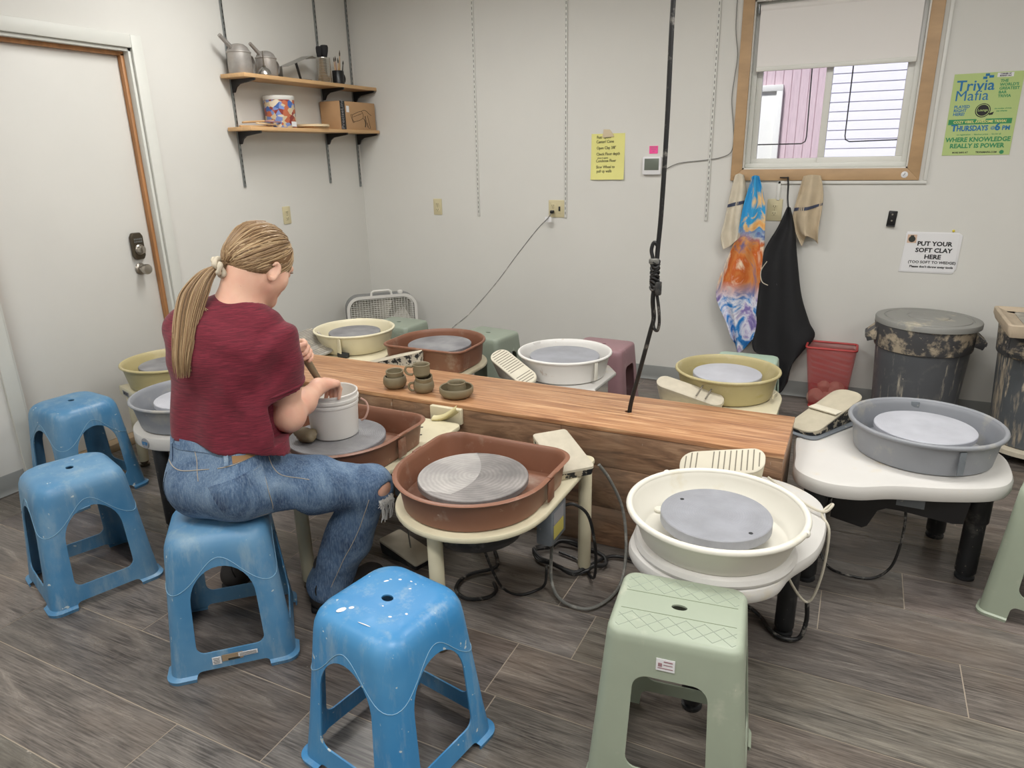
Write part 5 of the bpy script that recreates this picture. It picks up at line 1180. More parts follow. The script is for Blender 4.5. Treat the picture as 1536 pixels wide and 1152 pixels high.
# ------------------------------------------------------------------ seated person: signed-distance bodies turned into single surfaces
V3 = lambda *a: np.array(a, float)
def unit(v): v = np.asarray(v, float); return v/np.linalg.norm(v)
class Field:
    """smooth union of round cones and ellipsoids on a grid; surface() polygonises it as one closed mesh"""
    def __init__(s, lo, hi, h):
        s.lo = np.array(lo, float); s.h = h; s.n = [int(math.ceil((b-a)/h))+1 for a, b in zip(lo, hi)]
        s.D = np.full(s.n, .2, np.float32)
    def ax(s, k, a, b): return (s.lo[k]+s.h*np.arange(a, b)).astype(np.float32)
    def local(s, lo, hi):
        i0 = [max(0, int((a-l)/s.h)) for a, l in zip(lo, s.lo)]; i1 = [min(n, int((b-l)/s.h)+2) for b, l, n in zip(hi, s.lo, s.n)]
        sl = tuple(slice(a, b) for a, b in zip(i0, i1))
        return sl, np.meshgrid(*[s.ax(k, i0[k], i1[k]) for k in range(3)], indexing='ij')
    def comb(s, sl, d, k, mode):
        D = s.D[sl]
        if mode == 'add':
            if k <= 0: s.D[sl] = np.minimum(D, d); return
            h = np.clip(.5+.5*(D-d)/k, 0, 1); s.D[sl] = D*(1-h)+d*h-k*h*(1-h)
        elif mode == 'cut':
            d = -d
            if k <= 0: s.D[sl] = np.maximum(D, d); return
            h = np.clip(.5-.5*(D-d)/k, 0, 1); s.D[sl] = D*(1-h)+d*h+k*h*(1-h)
    def cone(s, a, b, ra, rb, k=.02, mode='add', sq=None):
        a, b = np.asarray(a, float), np.asarray(b, float); m = max(ra, rb)+.05
        sl, (X, Y, Z) = s.local(np.minimum(a, b)-m, np.maximum(a, b)+m)
        ab = b-a; L2 = max(ab@ab, 1e-12)
        t = np.clip(((X-a[0])*ab[0]+(Y-a[1])*ab[1]+(Z-a[2])*ab[2])/L2, 0, 1)
        d = np.sqrt((X-a[0]-t*ab[0])**2+(Y-a[1]-t*ab[1])**2+(Z-a[2]-t*ab[2])**2)-(ra+(rb-ra)*t)
        s.comb(sl, d, k, mode); return s
    def ell(s, c, rad, axes=None, k=.02, mode='add'):
        c = np.asarray(c, float); m = max(rad)+.05
        sl, (X, Y, Z) = s.local(c-m, c+m)
        ax = np.eye(3) if axes is None else np.array([unit(v) for v in axes])
        q = [((X-c[0])*v[0]+(Y-c[1])*v[1]+(Z-c[2])*v[2])/r for v, r in zip(ax, rad)]
        k0 = np.sqrt(q[0]**2+q[1]**2+q[2]**2); k1 = np.sqrt((q[0]/rad[0])**2+(q[1]/rad[1])**2+(q[2]/rad[2])**2)
        s.comb(sl, k0*(k0-1)/np.maximum(k1, 1e-6), k, mode); return s
    def plane(s, p, n, k=0, lo=None, hi=None):
        """keep the side opposite to n"""
        n = unit(n); p = np.asarray(p, float)
        sl, (X, Y, Z) = s.local(s.lo if lo is None else lo, (s.lo+s.h*np.array(s.n)) if hi is None else hi)
        d = (X-p[0])*n[0]+(Y-p[1])*n[1]+(Z-p[2])*n[2]
        s.comb(sl, -d, k, 'cut'); return s
    def displace(s, fn):
        sl, (X, Y, Z) = s.local(s.lo, s.lo+s.h*np.array(s.n)); m = np.abs(s.D) < .03
        s.D[m] += fn(X[m], Y[m], Z[m]).astype(np.float32); return s
    def at(s, p):
        q = (np.asarray(p)-s.lo)/s.h; i = np.clip(q.astype(int), 0, np.array(s.n)-2); f = q-i; r = 0
        for dx in (0, 1):
            for dy in (0, 1):
                for dz in (0, 1): r += s.D[i[0]+dx, i[1]+dy, i[2]+dz]*(f[0] if dx else 1-f[0])*(f[1] if dy else 1-f[1])*(f[2] if dz else 1-f[2])
        return float(r)
    def atv(s, P):
        q = (np.asarray(P)-s.lo)/s.h; i = np.clip(q.astype(int), 0, np.array(s.n)-2); f = q-i; r = 0
        for dx in (0, 1):
            for dy in (0, 1):
                for dz in (0, 1): r = r+s.D[i[:, 0]+dx, i[:, 1]+dy, i[:, 2]+dz]*(f[:, 0] if dx else 1-f[:, 0])*(f[:, 1] if dy else 1-f[:, 1])*(f[:, 2] if dz else 1-f[:, 2])
        return r
    def push(s, P, off):
        """move points that lie deeper than off out to that height above the surface"""
        P = np.array(P, float)
        for _ in range(6):
            v = s.atv(P); e = .004; g = np.stack([s.atv(P+w*e)-s.atv(P-w*e) for w in np.eye(3)], 1); n = np.linalg.norm(g, axis=1)
            mv = np.where((v < off) & (n > 1e-9), off-v, 0)*.8; P = P+g/np.maximum(n, 1e-9)[:, None]*mv[:, None]
        return P
    def trace(s, o, d, n=90):
        o = np.asarray(o, float); d = unit(d); t = 0
        for _ in range(n):
            v = s.at(o+d*t)
            if v < .0004: break
            t += max(v*.7, .0004)
            if t > .21: break
        if t <= .21: return o+d*t
        p = o+d*.09
        for _ in range(40):                       # missed: slide to the nearest surface point
            v = s.at(p); e = .004
            g = np.array([s.at(p+w*e)-s.at(p-w*e) for w in np.eye(3)]); n = np.linalg.norm(g)
            if n < 1e-9 or abs(v) < .0004: break
            p = p-g/n*v*.8
        return p
    def surface(s, name, m, parent=None, sharp=70):
        D = s.D; S = D < 0; nx, ny, nz = D.shape
        c = np.zeros((nx-1, ny-1, nz-1), np.int8)
        for a in (0, 1):
            for b in (0, 1):
                for e in (0, 1): c += S[a:nx-1+a, b:ny-1+b, e:nz-1+e]
        act = np.argwhere((c > 0) & (c < 8)); idx = np.full(c.shape, -1, np.int32); idx[tuple(act.T)] = np.arange(len(act))
        P = np.zeros((len(act), 3)); W = np.zeros(len(act))
        corners = [(a, b, e) for a in (0, 1) for b in (0, 1) for e in (0, 1)]
        for p in corners:
            for q in corners:
                if sum(abs(u-v) for u, v in zip(p, q)) == 1 and p < q:
                    d0 = D[act[:, 0]+p[0], act[:, 1]+p[1], act[:, 2]+p[2]]; d1 = D[act[:, 0]+q[0], act[:, 1]+q[1], act[:, 2]+q[2]]
                    mk = (d0 < 0) != (d1 < 0); t = np.where(mk, d0/np.where(mk, d0-d1, 1), 0)
                    for k in range(3): P[:, k] += mk*(p[k]+t*(q[k]-p[k]))
                    W += mk
        P = (act+P/W[:, None])*s.h+s.lo
        F = []
        for k in range(3):
            sh = [slice(None)]*3; sh2 = [slice(None)]*3; sh[k] = slice(0, -1); sh2[k] = slice(1, None)
            a, b = S[tuple(sh)], S[tuple(sh2)]
            e = np.argwhere(a != b); u, v = (k+1) % 3, (k+2) % 3
            e = e[(e[:, u] > 0) & (e[:, v] > 0) & (e[:, u] < D.shape[u]-1) & (e[:, v] < D.shape[v]-1)]
            q = []
            for du, dv in ((-1, -1), (0, -1), (0, 0), (-1, 0)):
                g = e.copy(); g[:, u] += du; g[:, v] += dv; q.append(idx[tuple(g.T)])
            q = np.stack(q, 1); inside = a[tuple(e.T)]; q[~inside] = q[~inside][:, ::-1]; F.append(q)
        F = np.concatenate(F); F = F[(F >= 0).all(1)]
        me = bpy.data.meshes.new(name); me.from_pydata(P.tolist(), [], F.tolist()); me.update(); me.materials.append(m)
        bm = bmesh.new(); bm.from_mesh(me)
        bmesh.ops.smooth_vert(bm, verts=bm.verts, factor=.5, use_axis_x=True, use_axis_y=True, use_axis_z=True)
        if parent is not None: bm.transform(Matrix.Translation(-parent.location))
        bm.to_mesh(me); bm.free()
        for p in me.polygons: p.use_smooth = True
        o = bpy.data.objects.new(name, me); COL.objects.link(o)
        if parent is not None: o.parent = parent
        return o

# --- materials
def skin_mat():
    k = NT('skin'); v = k.coord(); f = k.noise(v, 16, 4); g = k.noise(v, 90, 3)
    o = k.mix(k.ramp(f, [(.35, (0, 0, 0)), (.75, (1, 1, 1))]), lin('#e3b79f'), lin('#dba48e'))
    o = k.mix(k.ramp(g, [(.7, (0, 0, 0)), (.74, (.35, .35, .35))]), o, lin('#b98068'))
    k.base(o); k.rough(.5); k.b.inputs['Subsurface Weight'].default_value = .12; k.b.inputs['Subsurface Radius'].default_value = (.02, .008, .004); k.b.inputs['Subsurface Scale'].default_value = .4
    k.bump(k.noise(v, 260, 2), .08, .001); return k.m
m_skin = skin_mat()
def shirt_mat():
    k = NT('crimson slub jersey'); v = k.coord(scale=(9, 9, 150)); f = k.noise(v, 3, 4, .6, .4); g = k.noise(k.coord(scale=(40, 40, 420)), 3, 2)
    o = k.ramp(f, [(.3, lin('#4f0f1f')), (.55, lin('#701a2d')), (.8, lin('#8a2c3e'))])
    k.base(o); k.rough(.88); k.b.inputs['Sheen Weight'].default_value = .12; k.bump(k.math('ADD', f, g), .35, .0015); return k.m
m_shirt = shirt_mat()
def denim_mat():
    k = NT('faded denim'); f = k.noise(k.coord(scale=(1, 1, .7)), 7, 6, .62, .8); st = k.noise(k.coord(scale=(60, 60, 9)), 4, 4, .6); tw = k.noise(k.coord(), 420, 2)
    o = k.ramp(f, [(.28, lin('#2b3d5c')), (.46, lin('#4c6585')), (.62, lin('#7890aa')), (.78, lin('#aebcca'))])
    o = k.mix(k.ramp(st, [(.42, (0, 0, 0)), (.75, (.55, .55, .55))]), o, lin('#93a8bb'))
    o = k.mix(k.ramp(tw, [(.4, (0, 0, 0)), (.7, (.35, .35, .35))]), o, lin('#2c3d58'))
    k.base(o); k.rough(.92); k.bump(k.math('ADD', tw, st), .45, .0012); return k.m
m_denim = denim_mat()
def hair_mat():
    k = NT('light brown hair'); va = k.add('ShaderNodeVertexColor'); va.layer_name = 'strand'
    o = k.ramp(va.outputs['Color'], [(0, lin('#5c4632')), (.35, lin('#84694c')), (.65, lin('#a88c69')), (1, lin('#c9b08a'))])
    k.base(o); k.rough(.42); k.b.inputs['Specular IOR Level'].default_value = .45; k.b.inputs['Anisotropic'].default_value = .5; return k.m
m_hair = hair_mat()
m_hairbase = mat('hair underlayer', (128, 98, 68), .55)
m_scr = mat('cream scrunchie', (206, 196, 176), .85, var=.12, vscale=60, dust=('#6f6a60', .64, .7, 90))
m_leather = mat('tan leather patch', (150, 116, 78), .7, var=.1)
m_stitch = mat('pale denim stitching', (168, 160, 148), .8)
m_fray = mat('frayed white threads', (206, 204, 200), .95)
m_shoe = mat('dark suede boot', (44, 40, 38), .85, var=.2)
m_sole = mat('dark boot sole', (24, 23, 23), .8)

# --- skeleton (metres, world)
PB = V3(1.82, -3.215, 0)
A, F_ = unit((.96, .27, 0)), unit((-.27, .96, 0)); UZ = V3(0, 0, 1)
pel, wai, che, nec, Hd = V3(1.845, -3.205, .575), V3(1.85, -3.19, .70), V3(1.87, -3.145, .92), V3(1.895, -3.115, 1.085), V3(1.925, -3.015, 1.217)
SL, SR = V3(1.742, -3.150, 1.020), V3(2.008, -3.078, .985)
EL, WL = V3(1.66, -2.965, .81), V3(1.842, -2.870, .872)
ER, WR = V3(1.990, -3.045, .745), V3(1.922, -2.830, .764)
hipR, kneR, ankR = V3(1.915, -3.165, .555), V3(2.133, -2.868, .448), V3(1.985, -2.955, .10)
hipL, kneL, ankL = V3(1.765, -3.165, .555), V3(1.575, -2.845, .46), V3(1.575, -2.985, .10)
hfw = unit((.10, 1.0, 0)); p_ = math.radians(38)
hf = hfw*math.cos(p_)-UZ*math.sin(p_); hu = hfw*math.sin(p_)+UZ*math.cos(p_); hr = np.cross(hf, hu)
HA = (hr, hf, hu)
def hp(r, f, u): return Hd+hr*r+hf*f+hu*u

per = thing('person', 'seated person in crimson cropped tee and ripped jeans, long ponytail, hands at a bucket', 'person', tuple(PB))
# --- skin body
B = Field((1.42, -3.42, .0), (2.30, -2.62, 1.36), .0036)
# torso (slim, under the clothes)
for a, b, ra, rb in ((pel+A*.05, wai+A*.042, .080, .076), (pel-A*.05, wai-A*.042, .080, .076), (wai+A*.042, che+A*.055, .076, .074), (wai-A*.042, che-A*.055, .076, .074), (che+A*.05, nec-UZ*.06+A*.04, .072, .050), (che-A*.05, nec-UZ*.06-A*.04, .072, .050)): B.cone(a, b, ra, rb, .04)
B.cone(SL, nec-UZ*.02, .050, .045, .05); B.cone(SR, nec-UZ*.02, .050, .045, .05)
# arms
B.cone(SR, SR*.45+ER*.55, .050, .045, .03); B.cone(SR*.45+ER*.55, ER, .046, .041, .03); B.ell(ER+V3(.005, -.01, 0), (.040, .040, .042), None, .03)
B.cone(ER, ER*.55+WR*.45, .041, .038, .03); B.cone(ER*.55+WR*.45, WR, .038, .0255, .03)
B.cone(SL, EL, .048, .040, .03); B.cone(EL, EL*.5+WL*.5, .040, .035, .03); B.cone(EL*.5+WL*.5, WL, .035, .025, .03)
# neck and head
B.cone(nec-UZ*.03, hp(0, -.035, -.055), .062, .056, .045)
B.cone(nec-UZ*.01+F_*.02, hp(0, .0, -.075), .052, .050, .03)
B.ell(hp(0, -.008, .012), (.073, .092, .086), HA, .02)
B.ell(hp(0, .032, -.040), (.060, .060, .070), HA, .03)
B.cone(hp(.038, .028, -.062), hp(.012, .074, -.094), .026, .022, .025); B.cone(hp(-.038, .028, -.062), hp(-.012, .074, -.094), .026, .022, .025)
B.ell(hp(0, .080, -.096), (.020, .016, .016), HA, .018)
B.ell(hp(.040, .058, -.036), (.026, .022, .026), HA, .025); B.ell(hp(-.040, .058, -.036), (.026, .022, .026), HA, .025)
B.cone(hp(0, .090, .004), hp(0, .106, -.034), .009, .012, .012); B.ell(hp(.011, .098, -.038), (.008, .009, .007), HA, .008); B.ell(hp(-.011, .098, -.038), (.008, .009, .007), HA, .008)
B.cone(hp(-.03, .084, .018), hp(.03, .084, .018), .012, .012, .02)
for s_ in (-1, 1):
    B.ell(hp(s_*.031, .094, -.001), (.017, .012, .010), HA, .012, 'cut'); B.ell(hp(s_*.031, .080, -.002), (.0125, .0125, .0115), HA, .004)
    # ear: rim, bowl and lobe
    e0 = hp(s_*.073, .004, -.032); eo = unit(hr*s_*.8-hf*.6)
    for k in range(9):
        t0, t1 = 2.6-k*.5, 2.6-(k+1)*.5
        q = [e0+eo*.010+hf*(.013*math.cos(t))+hu*(.024*math.sin(t)) for t in (t0, t1)]; B.cone(q[0], q[1], .0042, .0042, .004)
    B.ell(e0+eo*.005, (.007, .014, .025), (eo, hf, hu), .006); B.ell(e0+eo*.007-hu*.025+hf*.002, (.006, .008, .008), (eo, hf, hu), .006)
    B.ell(e0+eo*.015+hf*.002, (.005, .007, .013), (eo, hf, hu), .005, 'cut')
B.ell(hp(0, .098, -.058), (.022, .007, .0055), HA, .006); B.ell(hp(0, .096, -.067), (.019, .008, .0065), HA, .006); B.ell(hp(0, .105, -.0625), (.02, .006, .0016), HA, .003, 'cut')
# right hand: over the bucket rim, fingers bent down inside
fd = unit(WR-ER); lat = unit(np.cross(fd, UZ)); up_ = np.cross(lat, fd)
K = V3(1.914, -2.756, .757); hd = unit(K-WR); lat = unit(np.cross(hd, UZ)+V3(0, 0, -.10)); hn = np.cross(lat, hd)
B.cone(WR, WR+hd*.02, .0255, .023, .02)
for q, w in ((-.027, .0125), (-.009, .0135), (.009, .0135), (.025, .0120)):
    B.cone(WR+hd*.012+lat*q*.55, K+lat*q-hn*.003, w+.001, w-.0015, .012)
for q, (l1, l2, l3), r_, d2 in ((-.0270, (.036, .024, .019), .0092, -.03), (-.0090, (.040, .027, .020), .0096, 0), (.0090, (.037, .025, .019), .0092, .0), (.0260, (.029, .020, .016), .0082, .02)):
    k0 = K+lat*q; d1 = unit(hd*.62-hn*.80+lat*d2*.5); k1 = k0+d1*l1; dd = unit(-hd*.10-hn*1.0+lat*d2*.3); k2 = k1+dd*l2; d3 = unit(-hd*.25-hn*.95); k3 = k2+d3*l3
    B.ell(k0+hn*.002, (r_*1.15, r_*1.15, r_*1.1), None, .008); B.cone(k0, k1, r_*1.02, r_*.96, .004); B.ell(k1, (r_*1.04,)*3, None, .003); B.cone(k1, k2, r_*.95, r_*.88, .002); B.cone(k2, k3, r_*.88, r_*.72, .002)
t0 = WR+hd*.018-lat*.020-hn*.006; t1 = t0+unit(hd*.55-lat*.60-hn*.45)*.036; t2 = t1+unit(hd*.80-lat*.05-hn*.55)*.028; t3 = t2+unit(hd*.75+lat*.15-hn*.7)*.022
B.cone(t0, t1, .0155, .0112, .012); B.cone(t1, t2, .0108, .0098, .003); B.cone(t2, t3, .0098, .0078, .003)
# left fist round the wooden handle
FC = V3(1.882, -2.846, .884); sa = unit(V3(1.872, -2.765, .755)-FC); sa = unit(sa)          # handle axis pointing down
pd = unit(FC-WL); pd = unit(pd-sa*(pd@sa)); wd = np.cross(sa, pd)                            # palm->handle direction, wrap direction
B.cone(WL, FC-pd*.030, .0255, .022, .02)
B.ell(FC-pd*.024, (.017, .036, .030), (pd, sa, wd), .014)
for k in range(4):
    c_ = FC+sa*(-.030+.0200*k); r0 = .0225-(.001 if k == 3 else 0); fr = (.0090, .0094, .0090, .0080)[k]; prev = None
    for j in range(9):
        a = math.radians(178-j*32) if k < 3 else math.radians(178-j*29)
        p = c_+pd*(r0*math.cos(a)+(.003 if 1 < j < 6 else 0))-wd*(r0*math.sin(a))
        if prev is not None: B.cone(prev, p, fr, fr*(.97 if j < 7 else .86), .002)
        if j in (1, 4): B.ell(p, (fr*1.10,)*3, None, .003)
        prev = p
th = FC-pd*.020-sa*.030+wd*.014; t1 = FC-sa*.046+wd*.020+pd*.004; t2 = FC-sa*.040+wd*.012+pd*.028; B.cone(th, t1, .014, .0108, .01); B.cone(t1, t2, .0105, .0085, .003)
# legs, knee skin, feet hidden in boots
for h_, k_, a_ in ((hipR, kneR, ankR), (hipL, kneL, ankL)):
    B.cone(h_, k_, .076, .054, .04); B.ell(k_+V3(.010 if h_ is hipR else 0, 0, .002), (.062, .058, .060), None, .03); B.cone(k_, k_*.6+a_*.4+V3(0, -.005, 0), .050, .050, .03); B.cone(k_*.6+a_*.4+V3(0, -.005, 0), a_, .050, .032, .03)
B.cone(ankR, V3(2.02, -2.84, .045), .034, .026, .02); B.cone(ankL, V3(1.555, -2.87, .045), .034, .026, .02)
body = B.surface('body', m_skin, per)
# --- eyes (lids down) as small brows and lashes
b = MB()
for s_ in (-1, 1):
    b.tube([tuple(hp(s_*(.014+.012*k), .104-.0028*k*k, .014+.003*k-.0022*k*k)) for k in range(4)], [.0012, .0024, .0022, .001], 6)
    b.tube([tuple(hp(s_*(.020+.008*k), .0955-.002*k*k, -.006-.0008*k)) for k in range(4)], [.0008, .0014, .0014, .001], 6)
b.build('brows', m_hairbase, per, world=True)

# --- jeans
J = Field((1.42, -3.42, .0), (2.30, -2.74, .80), .0045)
for a, b_, ra, rb in ((pel+A*.060-F_*.015, wai+A*.055, .098, .092), (pel-A*.055-F_*.015, wai-A*.060, .094, .090)): J.cone(a, b_, ra, rb, .05)
J.ell(V3(1.795, -3.245, .560), (.096, .092, .10), None, .05); J.ell(V3(1.905, -3.215, .560), (.10, .095, .10), None, .05)
mid = hipR*.5+kneR*.5
J.cone(hipR, mid+V3(0, 0, .0), .100, .088, .05); J.cone(mid, kneR, .088, .072, .04); J.ell(kneR+V3(-.004, .004, -.005), (.071, .071, .074), None, .03)
cuff = ankR+V3(.0, .0, -.015)
J.cone(kneR+V3(-.012, -.006, -.02), kneR*.5+cuff*.5, .071, .076, .03); J.cone(kneR*.5+cuff*.5, cuff, .076, .074, .03)
midL = hipL*.5+kneL*.5
J.cone(hipL, midL, .088, .082, .05); J.cone(midL, kneL, .086, .070, .04); J.cone(kneL, kneL*.5+ankL*.5, .070, .072, .03); J.cone(kneL*.5+ankL*.5, ankL+V3(0, 0, .045), .072, .070, .03)
J.plane((0, 0, .035), (0, 0, -1)); J.plane((0, 0, .459), (0, 0, -1), .02, (1.60, -3.42, .2), (2.04, -3.06, .47))
wb0, wb1 = V3(1.710, -3.285, .744), V3(2.010, -3.075, .688); wn = unit(np.cross(wb1-wb0, F_)); wn = wn if wn[2] > 0 else -wn
J.plane(wb0, wn); 
kd = unit(kneR-mid)
def folds(X, Y, Z):
    u = (X-kneR[0])*kd[0]+(Y-kneR[1])*kd[1]+(Z-kneR[2])*kd[2]; v = Z-kneR[2]
    f = .0030*np.sin(34*u+22*Z+2.0*np.sin(14*X))*np.clip(1-np.abs(u+.02)/.16, 0, 1)
    f += .0026*np.sin(48*Z+16*X+1.5*np.sin(20*Y))*np.clip((.42-Z)/.2, 0, 1)
    f += .0030*np.sin(30*(X+Y)-40*Z+1.3*np.sin(18*X))*np.clip(1-np.abs(Z-.62)/.12, 0, 1)*np.clip((X-1.86)/.12, 0, 1)
    return f
J.displace(folds)
# ripped knee: open the cloth over the kneecap
J.ell(V3(2.212, -2.872, .456), (.036, .034, .021), (unit(kd), np.cross(kd, UZ), UZ), .004, 'cut')
J.ell(V3(2.035, -3.045, .615), (.030, .014, .010), (unit((.5, .86, 0)), unit((.86, -.5, 0)), UZ), .003, 'cut')
jeans = J.surface('jeans', m_denim, per)
def patch(name, F, o, ud, vd, poly, dirn, m, th=.0022, n=16, parent=jeans, lift=.0):
    """raise a cloth patch that follows the surface of F"""
    ud, vd = unit(ud), unit(vd); dirn = unit(dirn); b = MB()
    (x0, y0), (x1, y1), (x2, y2), (x3, y3) = poly
    def pt(u, v, off):
        x = (x0*(1-u)+x1*u)*(1-v)+(x3*(1-u)+x2*u)*v; y = (y0*(1-u)+y1*u)*(1-v)+(y3*(1-u)+y2*u)*v
        q = F.trace(o+ud*x+vd*y-dirn*.09, dirn); return tuple(q-dirn*off)
    top = [[b.bm.verts.new(pt(i/n, j/n, th+lift)) for i in range(n+1)] for j in range(n+1)]
    bot = [[b.bm.verts.new(pt(i/n, j/n, -.002)) for i in range(n+1)] for j in range(n+1)]
    for j in range(n):
        for i in range(n): b.f([top[j][i], top[j][i+1], top[j+1][i+1], top[j+1][i]])
    for k in range(n):
        b.f([top[0][k], bot[0][k], bot[0][k+1], top[0][k+1]]); b.f([top[n][k], top[n][k+1], bot[n][k+1], bot[n][k]])
        b.f([top[k][0], top[k+1][0], bot[k+1][0], bot[k][0]]); b.f([top[k][n], bot[k][n], bot[k+1][n], top[k+1][n]])
    o_ = b.build(name, m, None); o_.parent = parent; o_.location = -Vector(PB); return o_
def seam(name, F, pts, dirn, m, r=.0016, parent=jeans, dash=False):
    dirn = unit(dirn); P = [F.trace(V3(*p)-dirn*.09, dirn)-dirn*r*.4 for p in spline(pts, 10)]
    b = MB()
    if dash:
        for i in range(0, len(P)-1, 2): b.tube([tuple(P[i]), tuple(P[i+1])], r, 4)
    else: b.tube([tuple(p) for p in P], r, 5)
    o_ = b.build(name, m, None); o_.parent = parent; o_.location = -Vector(PB); return o_
bk = unit((-.35, .93, -.05)); bkr = unit((-.70, .71, -.05)); R1 = unit(np.cross(bk, UZ)); R2 = unit(np.cross(bkr, UZ))
OP = V3(1.985, -3.218, .566)
patch('back_pocket', J, OP, R2, UZ, [(-.078, -.075), (.046, -.085), (.034, .085), (-.120, .040)], bkr, m_denim)
for k in (0, 1): seam('pocket_stitch', J, [tuple(OP+R2*x+UZ*z) for x, z in ([(-.118, .034), (-.05, .052), (.030, .078)] if k == 0 else [(.030, .078), (.040, .01), (.042, -.078), (-.02, -.079), (-.074, -.070)])], bkr, m_stitch, .0013)
OL = V3(1.745, -3.35, .600)
patch('back_pocket', J, OL, R1, UZ, [(-.075, -.075), (.040, -.08), (.042, .035), (-.078, .055)], bk, m_denim)
patch('leather_patch', J, V3(1.975, -3.215, .690), R2, UZ, [(-.040, -.024), (.034, -.012), (.034, .030), (-.040, .022)], bkr, m_leather)
patch('waistband', J, V3(1.865, -3.285, .712), R1, UZ, [(-.12, -.008), (.135, -.026), (.135, .012), (-.12, .030)], unit((-.55, .83, 0)), m_denim, .0026, 22)
for x in (-.105, .075): patch('belt_loop', J, V3(1.865, -3.285, .705), R1, UZ, [(x, -.040), (x+.013, -.040), (x+.013, .030), (x, .030)], unit((-.55, .83, 0)), m_denim, .006, 8)
seam('yoke_seam', J, [(1.75, -3.304, .660), (1.8235, -3.3177, .6435), (1.951, -3.272, .6604), (2.02, -3.185, .688)], unit((-.45, .89, 0)), m_stitch, .0015)
seam('centre_seam', J, [(1.838, -3.28, .72), (1.8555, -3.292, .67), (1.868, -3.308, .635), (1.90, -3.32, .545)], unit((-.25, .96, 0)), m_stitch, .0013)
seam('side_seam', J, [(2.10, -3.18, .665), (2.10, -3.17, .60), (2.14, -3.10, .56)], unit((-1, .25, 0)), m_stitch, .0014)
seam('leg_seam', J, [(2.22, -2.97, .44), (2.19, -2.99, .34), (2.13, -3.02, .22), (2.07, -3.04, .10)], unit((-.75, .65, 0)), m_stitch, .0014)
b = MB(); R = random.Random(11)
for k in range(110):
    a = R.uniform(-.045, .045); c0 = V3(2.206, -2.884, .428)+unit((.25, .95, .1))*a*.62+V3(0, 0, R.uniform(-.006, .006)); L_ = R.uniform(.014, .036) if k % 6 else R.uniform(.05, .08)
    b.tube([tuple(c0), tuple(c0+V3(R.uniform(.002, .010), R.uniform(0, .008), -L_*.5)), tuple(c0+V3(R.uniform(-.004, .008), R.uniform(-.004, .008), -L_))], .0012, 4)
fr = b.build('frayed_threads', m_fray, None); fr.parent = jeans; fr.location = -Vector(PB)

# --- shirt
T = Field((1.50, -3.46, .54), (2.24, -2.90, 1.17), .0042)
hemc = V3(1.864, -3.186, .70)
for s_ in (-1, 1):
    T.cone(che+UZ*.05+A*.068*s_, hemc-UZ*.16+A*.076*s_, .094, .106, .05)
    T.cone(che+UZ*.05+A*.066*s_, nec-UZ*.055+A*.060*s_-F_*.005, .092, .058, .05)
T.cone(che-F_*.004, hemc-UZ*.16-F_*.008, .096, .108, .05)
T.ell(che-F_*.030+UZ*.03, (.115, .09, .15), (A, F_, UZ), .05)
T.cone(SR+UZ*.004, nec-UZ*.012+A*.03, .062, .056, .05); T.cone(SL+UZ*.004, nec-UZ*.012-A*.03, .062, .056, .05)
sR = SR*.42+ER*.58; sL = SL*.45+EL*.55
T.cone(SR, sR+V3(.0, .0, -.03), .060, .066, .04); T.cone(SL, sL, .060, .066, .04)
hn_ = unit(np.cross(V3(1.997, -3.074, .686)-V3(1.708, -3.239, .760), V3(1.894, -3.2, .693)-V3(1.708, -3.239, .760))); hn_ = hn_ if hn_[2] < 0 else -hn_
# hem: lower at the right side of the body, higher at the left
dR = unit(ER-SR)
T.plane(V3(1.868, -3.19, .698), unit(V3(-.16, -.13, -1)*1.0), 0, (1.50, -3.46, .50), (2.24, -2.90, .82))
T.plane(sR, unit(dR+V3(-.12, -.1, 0)), 0, (1.975, -3.16, .76), (2.24, -2.90, .90)) if 0 else None
def cutsleeve(F, S, E, frac, n):
    F.cone(S+(E-S)*(frac+.30), S+(E-S)*(frac+.9), .0, .0)
def tfold(X, Y, Z):
    a = (X-che[0])*A[0]+(Y-che[1])*A[1]; f = (X-che[0])*F_[0]+(Y-che[1])*F_[1]
    d = np.clip((1.02-Z)/.30, 0, 1)
    w = .0060*np.sin(44*a+5*np.sin(9*Z+1)+3*f)*d
    w += .0050*np.sin(70*(a+.35*(Z-.95))+2*np.sin(16*Z))*np.clip(1-np.abs(a-.10)/.12, 0, 1)*np.clip(1-np.abs(Z-.88)/.14, 0, 1)
    w += .0045*np.sin(55*Z-30*a+2*np.sin(20*a))*np.clip((a-.12)/.06, 0, 1)
    w += .0042*np.sin(50*(Z+.6*a)+1.4)*np.clip(1-np.abs(Z-1.0)/.09, 0, 1)
    return w
T.displace(tfold)
# neck opening and a rolled edge at hem
T.cone(nec-UZ*.045+F_*.012, hp(0, -.02, -.03), .066, .075, .006, 'cut')
shirt_cut_p, shirt_cut_n = sR, unit(dR*1.0+V3(-.25, 0, -.05))
# sleeve end: flatten with a plane limited to the sleeve block
T.plane(sR, unit(dR+V3(.0, .10, -.05)), 0, (1.985, -3.16, .70), (2.24, -2.93, .90))
shirt = T.surface('shirt', m_shirt, per)
def cuff(cen, axis, r0, name, n=44, tr=.0042, par=None):
    axis = unit(axis); u_ = unit(np.cross(axis, UZ)); v_ = np.cross(axis, u_); pts = []
    for i in range(n):
        a = 2*PI*i/n; o = cen+(u_*math.cos(a)+v_*math.sin(a))*r0
        q = T.trace(o, cen-o); pts.append(tuple(q))
    b = MB(); b.tube(pts, tr, 8, closed=True); c = b.build(name, m_shirt, None); c.parent = par or shirt; c.location = -Vector(PB); return c
cuff(sR-dR*.014, dR, .105, 'sleeve_cuff')


